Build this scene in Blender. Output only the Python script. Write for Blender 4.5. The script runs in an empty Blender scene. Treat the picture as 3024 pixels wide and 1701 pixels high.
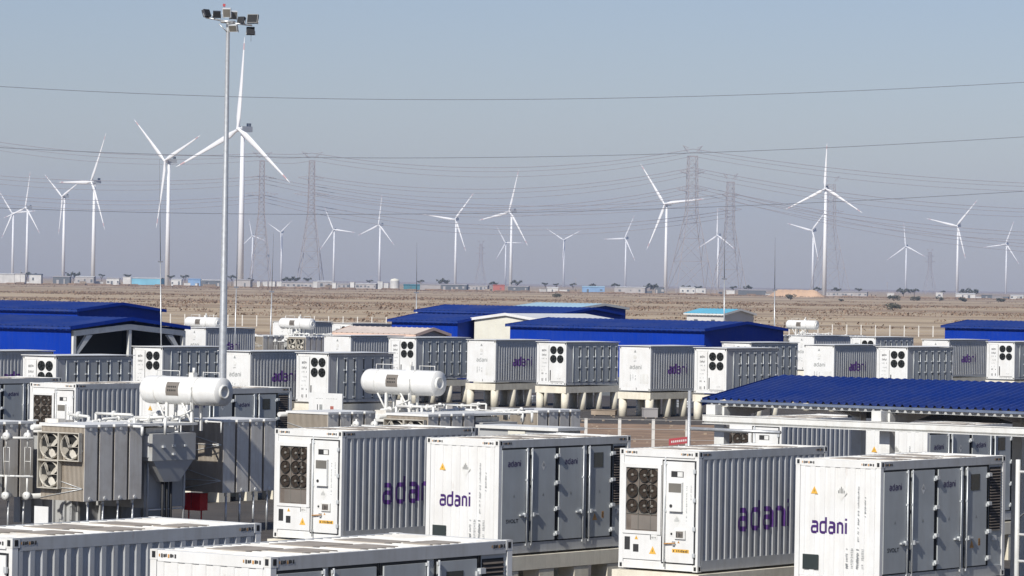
import bpy, bmesh, math, random
from mathutils import Vector, Matrix
random.seed(7)
R = math.radians
scene = bpy.context.scene
COL = scene.collection

# ------------------------------------------------------------------ camera
CAMZ = 8.5
F = 11440.0 / 3024.0                       # focal length in picture widths
ROLL = R(0.912)
cam = bpy.data.cameras.new('camera')
cam.sensor_width = 36.0
cam.lens = 36.0 * F
cam.clip_start = 1.0
cam.clip_end = 60000.0
cam.shift_y = -15.8 / 3024.0
co = bpy.data.objects.new('camera', cam)
COL.objects.link(co)
co.matrix_world = Matrix.Translation((0, 0, CAMZ)) @ Matrix.Rotation(R(90), 4, 'X') @ Matrix.Rotation(ROLL, 4, 'Z')
scene.camera = co

# ------------------------------------------------------------------ light
SUN_EL = R(38)
SH = Vector((-0.475, -0.880)).normalized()  # horizontal direction towards the sun
world = bpy.data.worlds.new('World')
scene.world = world
world.use_nodes = True
wn = world.node_tree
for n in list(wn.nodes):
    wn.nodes.remove(n)
sky = wn.nodes.new('ShaderNodeTexSky')
sky.sky_type = 'NISHITA'
sky.sun_disc = False
sky.sun_elevation = SUN_EL
sky.sun_rotation = math.atan2(SH.x, SH.y)
sky.altitude = 0
sky.air_density = 1.0
sky.dust_density = 0.35
sky.ozone_density = 1.5
bg = wn.nodes.new('ShaderNodeBackground')
bg.inputs['Strength'].default_value = 0.070
wo = wn.nodes.new('ShaderNodeOutputWorld')
tint = wn.nodes.new('ShaderNodeVectorMath')          # clear winter air: a little bluer than the model's horizon
tint.operation = 'MULTIPLY'
tint.inputs[1].default_value = (1.0, 0.98, 1.17)
wn.links.new(sky.outputs[0], tint.inputs[0])
wn.links.new(tint.outputs[0], bg.inputs[0])
wn.links.new(bg.outputs[0], wo.inputs[0])

sl = bpy.data.lights.new('sun', 'SUN')
sl.energy = 4.9
sl.angle = R(0.53)
sl.color = (1.0, 0.965, 0.90)
so = bpy.data.objects.new('sun', sl)
COL.objects.link(so)
sdir = Vector((SH.x * math.cos(SUN_EL), SH.y * math.cos(SUN_EL), math.sin(SUN_EL)))
so.rotation_euler = sdir.to_track_quat('Z', 'Y').to_euler()
so.location = (0, 0, 400)

scene.view_settings.view_transform = 'Standard'
scene.view_settings.look = 'None'
scene.view_settings.exposure = 0.0
scene.view_settings.gamma = 1.0
scene.view_settings.use_curve_mapping = False
scene.render.engine = 'CYCLES'
scene.cycles.max_bounces = 6
scene.cycles.volume_bounces = 0

# ------------------------------------------------------------------ helpers
TH = R(36.88)
EX = Vector((math.cos(TH), -math.sin(TH), 0))    # along the short ends
SX = Vector((math.sin(TH), math.cos(TH), 0))     # along the long sides


def pix(px, py):
    a, b = px - 1512.0, py - 834.7
    c, s = math.cos(ROLL), math.sin(ROLL)
    return (a * c + b * s) / 11440.0, (-a * s + b * c) / 11440.0


def at(px, py, D):
    u, v = pix(px, py)
    return Vector((u * D, D, CAMZ - v * D))


def atz(px, py, z):
    u, v = pix(px, py)
    D = (CAMZ - z) / v
    return Vector((u * D, D, z))


def node_mat(name, base, rough=0.5, metal=0.0, spec=0.5, vary=0.06, scale=1.2, dirt=None, dirt_amt=0.0, dirt_scale=1.0,
             bump=0.0, bump_scale=30.0, stretch=(1, 1, 1), streak=0.0, rust=0.0):
    m = bpy.data.materials.new(name)
    m.use_nodes = True
    nt = m.node_tree
    b = nt.nodes['Principled BSDF']
    b.inputs['Roughness'].default_value = rough
    b.inputs['Metallic'].default_value = metal
    b.inputs['Specular IOR Level'].default_value = spec
    tc = nt.nodes.new('ShaderNodeTexCoord')
    mp = nt.nodes.new('ShaderNodeMapping')
    mp.inputs['Scale'].default_value = stretch
    oi = nt.nodes.new('ShaderNodeObjectInfo')
    sc_ = nt.nodes.new('ShaderNodeVectorMath')
    sc_.operation = 'SCALE'
    sc_.inputs[0].default_value = (53.0, 31.0, 0.0)
    nt.links.new(oi.outputs['Random'], sc_.inputs['Scale'])
    of = nt.nodes.new('ShaderNodeVectorMath')
    of.operation = 'ADD'
    nt.links.new(tc.outputs['Object'], of.inputs[0])
    nt.links.new(sc_.outputs[0], of.inputs[1])
    nt.links.new(of.outputs[0], mp.inputs[0])
    nz = nt.nodes.new('ShaderNodeTexNoise')
    nz.inputs['Scale'].default_value = scale
    nz.inputs['Detail'].default_value = 6
    nt.links.new(mp.outputs[0], nz.inputs['Vector'])
    mr = nt.nodes.new('ShaderNodeMapRange')
    mr.inputs['From Min'].default_value = 0.3
    mr.inputs['From Max'].default_value = 0.7
    mr.inputs['To Min'].default_value = 1 - vary
    mr.inputs['To Max'].default_value = 1 + vary
    nt.links.new(nz.outputs[0], mr.inputs[0])
    mul = nt.nodes.new('ShaderNodeVectorMath')
    mul.operation = 'SCALE'
    mul.inputs[0].default_value = base
    nt.links.new(mr.outputs[0], mul.inputs['Scale'])
    out = mul.outputs[0]

    def layer(out, col, amt, sc, st, lo, hi):
        mp2 = nt.nodes.new('ShaderNodeMapping')
        mp2.inputs['Scale'].default_value = st
        nt.links.new(of.outputs[0], mp2.inputs[0])
        n2 = nt.nodes.new('ShaderNodeTexNoise')
        n2.inputs['Scale'].default_value = sc
        n2.inputs['Detail'].default_value = 8
        n2.inputs['Roughness'].default_value = 0.65
        nt.links.new(mp2.outputs[0], n2.inputs['Vector'])
        r2 = nt.nodes.new('ShaderNodeMapRange')
        r2.inputs['From Min'].default_value = lo
        r2.inputs['From Max'].default_value = hi
        r2.inputs['To Max'].default_value = amt
        nt.links.new(n2.outputs[0], r2.inputs[0])
        mx = nt.nodes.new('ShaderNodeMix')
        mx.data_type = 'RGBA'
        nt.links.new(r2.outputs[0], mx.inputs['Factor'])
        nt.links.new(out, mx.inputs[6])
        mx.inputs[7].default_value = (*col, 1)
        return mx.outputs[2]
    if dirt:
        out = layer(out, dirt, dirt_amt, dirt_scale, (1, 1, 1), 0.45, 0.75)
        if streak:
            out = layer(out, dirt, streak, 4.0, (1.5, 1.5, 0.12), 0.45, 0.72)
        if rust:
            out = layer(out, (0.24, 0.11, 0.05), rust, 2.6, (1.3, 1.3, 0.4), 0.66, 0.74)
    nt.links.new(out, b.inputs['Base Color'])
    if bump:
        n3 = nt.nodes.new('ShaderNodeTexNoise')
        n3.inputs['Scale'].default_value = bump_scale
        n3.inputs['Detail'].default_value = 4
        nt.links.new(tc.outputs['Object'], n3.inputs['Vector'])
        bp = nt.nodes.new('ShaderNodeBump')
        bp.inputs['Strength'].default_value = bump
        bp.inputs['Distance'].default_value = 0.02
        nt.links.new(n3.outputs[0], bp.inputs['Height'])
        nt.links.new(bp.outputs[0], b.inputs['Normal'])
    return m


DUST = (0.42, 0.36, 0.28)
M = {}
M['white'] = node_mat('white_paint', (0.75, 0.75, 0.73), 0.45, dirt=DUST, dirt_amt=0.2, dirt_scale=1.1, streak=0.14, vary=0.03, rust=0.25)
M['white2'] = node_mat('white_steel', (0.72, 0.72, 0.69), 0.5, dirt=DUST, dirt_amt=0.3, dirt_scale=3, streak=0.2)
M['side'] = node_mat('side_paint_shaded', (0.47, 0.48, 0.485), 0.5, dirt=(0.33, 0.32, 0.29), dirt_amt=0.4, dirt_scale=1.3, streak=0.45, vary=0.06, rust=0.4)  # same white paint as the ends, base darkened to stand in for shade
M['door'] = node_mat('door_paint_shaded', (0.41, 0.435, 0.44), 0.55, dirt=(0.34, 0.34, 0.33), dirt_amt=0.4, dirt_scale=1.0, streak=0.4, vary=0.07, rust=0.3)  # light grey doors, base darkened further to stand in for their shade
M['roof'] = node_mat('roof_paint', (0.77, 0.76, 0.71), 0.7, dirt=(0.42, 0.35, 0.26), dirt_amt=0.75, dirt_scale=0.9, vary=0.07, rust=0.4)
M['roofpatch'] = node_mat('dusty_plate', (0.36, 0.32, 0.27), 0.9, dirt=(0.24, 0.19, 0.14), dirt_amt=0.7, dirt_scale=2.5, vary=0.12)
M['gasket'] = node_mat('black_rubber', (0.012, 0.013, 0.015), 0.7, vary=0.2)
M['dark'] = node_mat('dark_opening', (0.015, 0.016, 0.018), 0.8, vary=0.2)
M['glass'] = node_mat('dark_pane', (0.035, 0.045, 0.045), 0.25, vary=0.1)
M['grille'] = node_mat('grille_mesh', (0.14, 0.115, 0.095), 0.8, vary=0.25, scale=4)
M['fanring'] = node_mat('fan_ring', (0.022, 0.022, 0.02), 0.6, vary=0.2)
M['fanhub'] = node_mat('fan_hub', (0.16, 0.15, 0.13), 0.6, vary=0.2)
M['fanblade'] = node_mat('fan_blade_dark', (0.012, 0.014, 0.012), 0.9, spec=0.1, vary=0.2)
M['fanbrown'] = node_mat('fan_brown', (0.045, 0.035, 0.028), 0.9, spec=0.1, vary=0.2)
M['grey'] = node_mat('grey_panel', (0.17, 0.15, 0.13), 0.8, vary=0.2)
M['purple'] = node_mat('purple_print', (0.050, 0.014, 0.125), 0.6, vary=0.2, scale=6)
M['purpleside'] = node_mat('purple_print_lifted', (0.105, 0.035, 0.205), 0.6, vary=0.2, scale=6)  # same purple, brightened to offset the shade on the ribbed side
M['purpledark'] = node_mat('faded_purple_print', (0.05, 0.03, 0.10), 0.6, vary=0.2, scale=6)
M['ink'] = node_mat('black_print', (0.03, 0.03, 0.03), 0.7, vary=0.2)
M['faintink'] = node_mat('grey_print', (0.30, 0.31, 0.30), 0.7, vary=0.25, scale=20)
M['yellow'] = node_mat('yellow_sticker', (0.70, 0.40, 0.06), 0.6, vary=0.15)
M['orange'] = node_mat('orange_sticker', (0.55, 0.28, 0.08), 0.6, vary=0.2, scale=9)
M['steel'] = node_mat('galvanised_steel', (0.56, 0.57, 0.57), 0.38, metal=0.55, vary=0.12, scale=5, bump=0.15)
M['rod'] = node_mat('zinc_rod', (0.66, 0.68, 0.68), 0.4, metal=0.35, vary=0.1, scale=6)
M['radiator'] = node_mat('radiator_paint', (0.70, 0.67, 0.61), 0.55, dirt=(0.34, 0.27, 0.19), dirt_amt=0.35, dirt_scale=1.5, vary=0.06, streak=0.3)
M['fins'] = node_mat('brown_fins', (0.50, 0.44, 0.36), 0.7, dirt=(0.34, 0.27, 0.19), dirt_amt=0.5, dirt_scale=1.5, vary=0.08, streak=0.3)  # base browner and darker than the radiator end plates
M['tank'] = node_mat('tank_paint', (0.40, 0.405, 0.40), 0.5, dirt=(0.3, 0.25, 0.18), dirt_amt=0.3, dirt_scale=1.5, vary=0.06)
M['cream'] = node_mat('cream_concrete', (0.77, 0.72, 0.59), 0.85, dirt=(0.38, 0.32, 0.24), dirt_amt=0.35, dirt_scale=1.5, vary=0.07, bump=0.3, streak=0.2)
M['bluewall'] = node_mat('blue_sheet_wall', (0.002, 0.034, 0.32), 0.6, spec=0.12, vary=0.10, scale=0.35, dirt=(0.03, 0.06, 0.24), dirt_amt=0.22, dirt_scale=0.5, streak=0.22)
M['blueroof'] = node_mat('blue_sheet_roof', (0.010, 0.038, 0.215), 0.6, spec=0.2, vary=0.10, scale=0.4, dirt=(0.07, 0.09, 0.20), dirt_amt=0.5, dirt_scale=0.35, streak=0.3)
M['gutter'] = node_mat('gutter_grey_blue', (0.12, 0.15, 0.22), 0.6, vary=0.2, scale=3)
M['palecyan'] = node_mat('pale_blue_roof', (0.36, 0.52, 0.62), 0.6, vary=0.08, scale=0.4)
M['teal'] = node_mat('teal_roof', (0.14, 0.45, 0.60), 0.6, vary=0.08, scale=0.4)
M['creamwall'] = node_mat('cream_sheet_wall', (0.70, 0.68, 0.58), 0.6, vary=0.05, scale=0.8, dirt=DUST, dirt_amt=0.2)
M['peach'] = node_mat('peach_sheet', (0.68, 0.50, 0.40), 0.7, vary=0.08, scale=1.0)
M['peachroof'] = node_mat('peach_roof', (0.62, 0.53, 0.46), 0.7, vary=0.08, scale=1.0)
M['red'] = node_mat('red_paint', (0.72, 0.012, 0.016), 0.5, vary=0.15)
M['redsign'] = node_mat('red_sign', (0.42, 0.06, 0.07), 0.6, vary=0.15)
M['pylon'] = node_mat('pylon_steel', (0.33, 0.30, 0.30), 0.6, vary=0.05)
M['cable'] = node_mat('cable_dark', (0.17, 0.18, 0.21), 0.6, vary=0.05)
M['farline'] = node_mat('grey_conductor', (0.30, 0.285, 0.30), 0.6, vary=0.05)  # grey kept close to the sky tone so far lines look faint
M['fanbeige'] = node_mat('fan_beige', (0.52, 0.49, 0.42), 0.6, dirt=(0.2, 0.15, 0.1), dirt_amt=0.5, dirt_scale=3, vary=0.1)
M['turbine'] = node_mat('turbine_white', (0.80, 0.80, 0.80), 0.5, vary=0.02, scale=0.05)
M['turbinered'] = node_mat('blade_band_red', (0.58, 0.40, 0.40), 0.6, vary=0.02)
M['nacelle'] = node_mat('nacelle_grey', (0.42, 0.44, 0.44), 0.6, vary=0.05)
M['lampdark'] = node_mat('lamp_housing_dark', (0.05, 0.052, 0.06), 0.4, vary=0.2)
M['lamppale'] = node_mat('lamp_housing_pale', (0.6, 0.62, 0.63), 0.35, vary=0.08)
M['leaf'] = node_mat('acacia_leaf', (0.085, 0.088, 0.062), 0.8, vary=0.3, scale=0.6)
M['scrub'] = node_mat('dry_scrub', (0.235, 0.165, 0.115), 0.9, vary=0.35, scale=0.3)
M['bark'] = node_mat('bark', (0.12, 0.09, 0.07), 0.9)
M['sand'] = node_mat('pale_sand', (0.50, 0.34, 0.22), 0.95, vary=0.15, scale=0.06)
M['sitewhite'] = node_mat('site_white', (0.54, 0.53, 0.51), 0.6, vary=0.15, scale=0.2)
M['sitegrey'] = node_mat('site_grey', (0.36, 0.34, 0.33), 0.7, vary=0.1, scale=0.2)
M['sitedark'] = node_mat('site_dark', (0.11, 0.12, 0.13), 0.7, vary=0.1, scale=0.2)
M['sitecyan'] = node_mat('site_cyan', (0.16, 0.38, 0.50), 0.7, vary=0.12, scale=0.15)
M['siteblue'] = node_mat('site_blue', (0.20, 0.32, 0.50), 0.7, vary=0.12, scale=0.15)
M['sitered'] = node_mat('site_red', (0.40, 0.13, 0.10), 0.7, vary=0.12, scale=0.15)
M['siteteal'] = node_mat('site_teal', (0.06, 0.18, 0.22), 0.7, vary=0.12, scale=0.15)
M['post'] = node_mat('concrete_post', (0.62, 0.60, 0.56), 0.85, vary=0.1, scale=3)
M['wire'] = node_mat('fence_wire', (0.40, 0.39, 0.37), 0.6, vary=0.05)
M['rubble'] = node_mat('rubble', (0.30, 0.24, 0.18), 0.95, vary=0.3, scale=1)


class MB:
    def __init__(s):
        s.v = []; s.f = []; s.mi = []; s.mats = []; s.smooth = set()

    def m(s, mat):
        if mat not in s.mats:
            s.mats.append(mat)
        return s.mats.index(mat)

    def poly(s, pts, mat, smooth=False):
        i = len(s.v)
        s.v += [tuple(p) for p in pts]
        s.f.append(tuple(range(i, i + len(pts))))
        s.mi.append(s.m(mat))
        if smooth:
            s.smooth.add(len(s.f) - 1)

    def box(s, x0, x1, y0, y1, z0, z1, mat):
        i = len(s.v)
        s.v += [(x0, y0, z0), (x1, y0, z0), (x1, y1, z0), (x0, y1, z0), (x0, y0, z1), (x1, y0, z1), (x1, y1, z1), (x0, y1, z1)]
        for q in ((0, 3, 2, 1), (4, 5, 6, 7), (0, 1, 5, 4), (1, 2, 6, 5), (2, 3, 7, 6), (3, 0, 4, 7)):
            s.f.append(tuple(i + k for k in q))
            s.mi.append(s.m(mat))
        return s

    def tube(s, p0, p1, r0, mat, n=8, r1=None, caps=True, smooth=True):
        p0 = Vector(p0); p1 = Vector(p1)
        if r1 is None:
            r1 = r0
        d = (p1 - p0).normalized()
        a = d.orthogonal().normalized()
        b = d.cross(a)
        i = len(s.v)
        for p, r in ((p0, r0), (p1, r1)):
            for k in range(n):
                t = 2 * math.pi * k / n
                s.v.append(tuple(p + (a * math.cos(t) + b * math.sin(t)) * r))
        for k in range(n):
            s.f.append((i + k, i + (k + 1) % n, i + n + (k + 1) % n, i + n + k))
            s.mi.append(s.m(mat))
            if smooth and n > 4:
                s.smooth.add(len(s.f) - 1)
        if caps:
            s.f.append(tuple(i + k for k in reversed(range(n)))); s.mi.append(s.m(mat))
            s.f.append(tuple(i + n + k for k in range(n))); s.mi.append(s.m(mat))
        return s

    def path(s, pts, r, mat, n=6):
        for a, b in zip(pts[:-1], pts[1:]):
            s.tube(a, b, r, mat, n)
        return s

    def lathe(s, prof, origin, axis, mat, n=16, smooth=True):
        """profile of (distance along axis, radius)"""
        o = Vector(origin); d = Vector(axis).normalized()
        a = d.orthogonal().normalized(); b = d.cross(a)
        i = len(s.v)
        for h, r in prof:
            for k in range(n):
                t = 2 * math.pi * k / n
                s.v.append(tuple(o + d * h + (a * math.cos(t) + b * math.sin(t)) * max(r, 1e-4)))
        for j in range(len(prof) - 1):
            for k in range(n):
                q = i + j * n
                s.f.append((q + k, q + (k + 1) % n, q + n + (k + 1) % n, q + n + k))
                s.mi.append(s.m(mat))
                if smooth:
                    s.smooth.add(len(s.f) - 1)
        return s

    def mesh(s, name):
        me = bpy.data.meshes.new(name)
        me.from_pydata(s.v, [], s.f)
        for mt in s.mats:
            me.materials.append(M[mt])
        me.polygons.foreach_set('material_index', s.mi)
        if s.smooth:
            fl = [k in s.smooth for k in range(len(s.f))]
            me.polygons.foreach_set('use_smooth', fl)
        me.update()
        return me

    def build(s, name, parent=None, loc=None, rot=None):
        o = bpy.data.objects.new(name, s.mesh(name))
        COL.objects.link(o)
        if parent is not None:
            o.parent = parent
        if loc is not None:
            o.location = loc
        if rot is not None:
            o.rotation_euler = (0, 0, rot)
        return o


def inst(name, me, parent=None, loc=(0, 0, 0), rot=(0, 0, 0)):
    o = bpy.data.objects.new(name, me)
    COL.objects.link(o)
    if parent is not None:
        o.parent = parent
    o.location = loc
    o.rotation_euler = rot
    return o


def tag(o, label=None, cat=None, group=None, kind=None):
    if label: o['label'] = label
    if cat: o['category'] = cat
    if group: o['group'] = group
    if kind: o['kind'] = kind
    return o


def thing(name, label, cat, loc, rot=-TH, group=None):
    o = bpy.data.objects.new(name, None)
    COL.objects.link(o)
    o.empty_display_size = 0.3
    o.location = loc
    o.rotation_euler = (0, 0, rot)
    return tag(o, label, cat, group)


KIDS = {}


def kids(o):
    if o.name not in KIDS:
        m = {}
        for c in COL.objects:
            if c.parent is not None:
                m.setdefault(c.parent.name, []).append(c)
        KIDS.clear()
        KIDS.update({x.name: m.get(x.name, []) for x in COL.objects})
    return KIDS[o.name]


def dup(root, loc, label, group=None, rot=None, scale=None):
    r = root.copy()
    COL.objects.link(r)
    r.location = loc
    if rot is not None:
        r.rotation_euler = (0, 0, rot)
    if scale is not None:
        r.scale = (scale,) * 3
    r['label'] = label
    if group:
        r['group'] = group
    for ch in kids(root):
        c = ch.copy(); COL.objects.link(c); c.parent = r
        for g in kids(ch):
            d = g.copy(); COL.objects.link(d); d.parent = c
    return r


# --- lettering: the built-in font turned into thin solid letters, cut and laid on a face
_TXT = {}


def text_polys(s, bold=0.0):
    key = (s, bold)
    if key in _TXT:
        return _TXT[key]
    cu = bpy.data.curves.new('t', 'FONT')
    cu.body = s
    cu.size = 1.0
    cu.offset = bold
    cu.resolution_u = 3
    ob = bpy.data.objects.new('t', cu)
    COL.objects.link(ob)
    dg = bpy.context.evaluated_depsgraph_get()
    me = bpy.data.meshes.new_from_object(ob.evaluated_get(dg))
    bpy.data.objects.remove(ob)
    bm = bmesh.new()
    bm.from_mesh(me)
    bpy.data.meshes.remove(me)
    _TXT[key] = bm
    return bm


def stroke(bm, pts, w, z):
    n = len(pts)
    L_, R_ = [], []
    for i in range(n):
        p = Vector(pts[i])
        d0 = (p - Vector(pts[i - 1])).normalized() if i > 0 else None
        d1 = (Vector(pts[i + 1]) - p).normalized() if i < n - 1 else None
        if d0 is None: d0 = d1
        if d1 is None: d1 = d0
        t = (d0 + d1).normalized()
        nrm = Vector((-t.y, t.x))
        k = w / 2 / max(.4, nrm.dot(Vector((-d0.y, d0.x))))
        L_.append(bm.verts.new((*(p + nrm * k), z))); R_.append(bm.verts.new((*(p - nrm * k), z)))
    for i in range(n - 1):
        bm.faces.new((R_[i], R_[i + 1], L_[i + 1], L_[i]))


def rounded_word():
    """the five rounded even-stroke letters of the wordmark"""
    bm = bmesh.new()
    w = .265
    x = 0
    for ch in 'adani':
        P = lambda pts: [(a + x, b) for a, b in pts]
        if ch == 'a':
            stroke(bm, P([(.12, .98), (.56, .98), (.72, .93), (.79, .80), (.79, .0)]), w, 0)
            stroke(bm, P([(.695, .56), (.30, .56), (.15, .51), (.09, .38), (.09, .20), (.15, .07), (.30, .02), (.695, .02)]), w * .95, .0015)
            x += 1.16
        elif ch == 'd':
            stroke(bm, P([(.79, 1.45), (.79, .0)]), w, 0)
            stroke(bm, P([(.695, .98), (.34, .98), (.17, .92), (.09, .76), (.09, .24), (.17, .08), (.34, .02), (.695, .02)]), w * .95, .0015)
            x += 1.16
        elif ch == 'n':
            stroke(bm, P([(.09, .0), (.09, 1.0)]), w, 0)
            stroke(bm, P([(.185, .97), (.52, .97), (.70, .91), (.77, .76), (.77, .0)]), w * .95, .0015)
            x += 1.10
        else:
            stroke(bm, P([(.09, .0), (.09, 1.02)]), w, 0)
            stroke(bm, P([(.09, 1.22), (.09, 1.42)]), w, 0)
    return bm


def letters(mb, s, u0, v0, width, height, face, off, mat, bold=0.0, prof=None, cuts=None):
    """flat lettering on a face: 'x' = the +x side (u runs along y), 'y' = the -y end (u runs along x)"""
    bm = rounded_word() if s == 'adani' else text_polys(s, bold).copy()
    xs = [v.co.x for v in bm.verts]; ys = [v.co.y for v in bm.verts]
    w = max(xs) - min(xs); h = max(ys) - min(ys); mx = min(xs); my = min(ys)
    for v in bm.verts:
        v.co = Vector((u0 + (v.co.x - mx) / w * width, v0 + (v.co.y - my) / h * height, v.co.z))
    if cuts:
        for c in cuts:
            if u0 < c < u0 + width:
                bmesh.ops.bisect_plane(bm, geom=bm.verts[:] + bm.edges[:] + bm.faces[:], plane_co=(c, 0, 0), plane_no=(1, 0, 0))
    for f in bm.faces:
        pts = []
        for v in f.verts:
            u, vv = v.co.x, v.co.y
            o = off + v.co.z + (prof(u) if prof else 0)
            pts.append((o, u, vv) if face == 'x' else (u, -o, vv))
        mb.poly(pts, mat)
    bm.free()


def marks(mb, u0, v0, w, h, face, off, mat, n, seed, vertical=False):
    """rows of print too small to read: short strokes"""
    rnd = random.Random(seed)
    if vertical:
        s = h / n
        for k in range(n):
            if rnd.random() < 0.12: continue
            a, b = u0 + rnd.uniform(0, 0.25) * w, u0 + rnd.uniform(0.7, 1) * w
            c, d = v0 + s * k + s * 0.15, v0 + s * k + s * rnd.uniform(0.45, 0.8)
            q(mb, a, b, c, d, face, off, mat)
    else:
        s = w / n
        for k in range(n):
            if rnd.random() < 0.12: continue
            a, b = u0 + s * k + s * 0.15, u0 + s * k + s * rnd.uniform(0.45, 0.85)
            c, d = v0 + rnd.uniform(0, 0.25) * h, v0 + rnd.uniform(0.7, 1) * h
            q(mb, a, b, c, d, face, off, mat)


def q(mb, a, b, c, d, face, off, mat, t=0.0):
    """a thin plate on a face, a..b along it, c..d up, t thick"""
    if t > 0:
        if face == 'x':
            mb.box(off, off + t, a, b, c, d, mat)
        else:
            mb.box(a, b, -off - t, -off, c, d, mat)
    elif face == 'x':
        mb.poly([(off, a, c), (off, b, c), (off, b, d), (off, a, d)], mat)
    else:
        mb.poly([(a, -off, c), (b, -off, c), (b, -off, d), (a, -off, d)], mat)


def tri(mb, u, v, s, face, off, mat, inner='ink'):
    pts = [(u - s / 2, v), (u + s / 2, v), (u, v + s * 0.92)]
    f = (lambda a, b, o: (o, a, b)) if face == 'x' else (lambda a, b, o: (a, -o, b))
    mb.poly([f(a, b, off) for a, b in pts], mat)
    c = (u, v + s * 0.34)
    mb.poly([f(c[0] + k[0] * s, c[1] + k[1] * s, off + 0.003) for k in ((-0.05, -0.18), (0.07, 0.02), (0.0, 0.02), (0.05, 0.24), (-0.08, -0.02), (0.0, -0.02))], inner)


def hand(mb, u, v, s, face, off, mat='white2', ink='faintink'):
    f = (lambda a, b, o: (o, a, b)) if face == 'x' else (lambda a, b, o: (a, -o, b))
    mb.poly([f(u, v - s, off), f(u + s * 0.8, v, off), f(u, v + s, off), f(u - s * 0.8, v, off)], mat)
    for k, hh in ((-2, .25), (-1, .5), (0, .7), (1, .5), (2, .25)):
        a = u + k * s * 0.2
        mb.poly([f(a - s * .045, v - 0.02, off + .003), f(a + s * .045, v - .02, off + .003), f(a + s * .045, v + hh * s, off + .003), f(a - s * .045, v + hh * s, off + .003)], ink)


# ------------------------------------------------------------------ containers
W, L = 2.438, 6.058
H1, H2 = 3.03, 2.82


def corr(p, depth, flat, slope):
    period = 2 * (flat + slope)

    def prof(u):
        t = (u - p) % period
        if t < flat: return 0.0
        if t < flat + slope: return -depth * (t - flat) / slope
        if t < 2 * flat + slope: return -depth
        return -depth * (1 - (t - 2 * flat - slope) / slope)
    return prof, period


def corr_sheet(u0, u1, z0, z1, face, off, mat, depth=0.038, flat=0.104, slope=0.035, bev=0.05):
    mb = MB()
    prof, period = corr(u0, depth, flat, slope)
    us = [u0]
    k = 0
    while us[-1] < u1:
        base = u0 + k * period
        us += [base + flat, base + flat + slope, base + 2 * flat + slope, base + period]
        k += 1
    us = [u for u in us if u < u1] + [u1]
    for a, b in zip(us[:-1], us[1:]):
        if b - a < 1e-5: continue
        pa, pb = prof(a + 1e-6), prof(b - 1e-6)
        if face == 'x':
            mb.poly([(off + pa, a, z0), (off + pb, b, z0), (off + pb, b, z1), (off + pa, a, z1)], mat)
        else:
            mb.poly([(a, -off - pa, z0), (b, -off - pb, z0), (b, -off - pb, z1), (a, -off - pa, z1)], mat)
    return mb, prof, us


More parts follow.
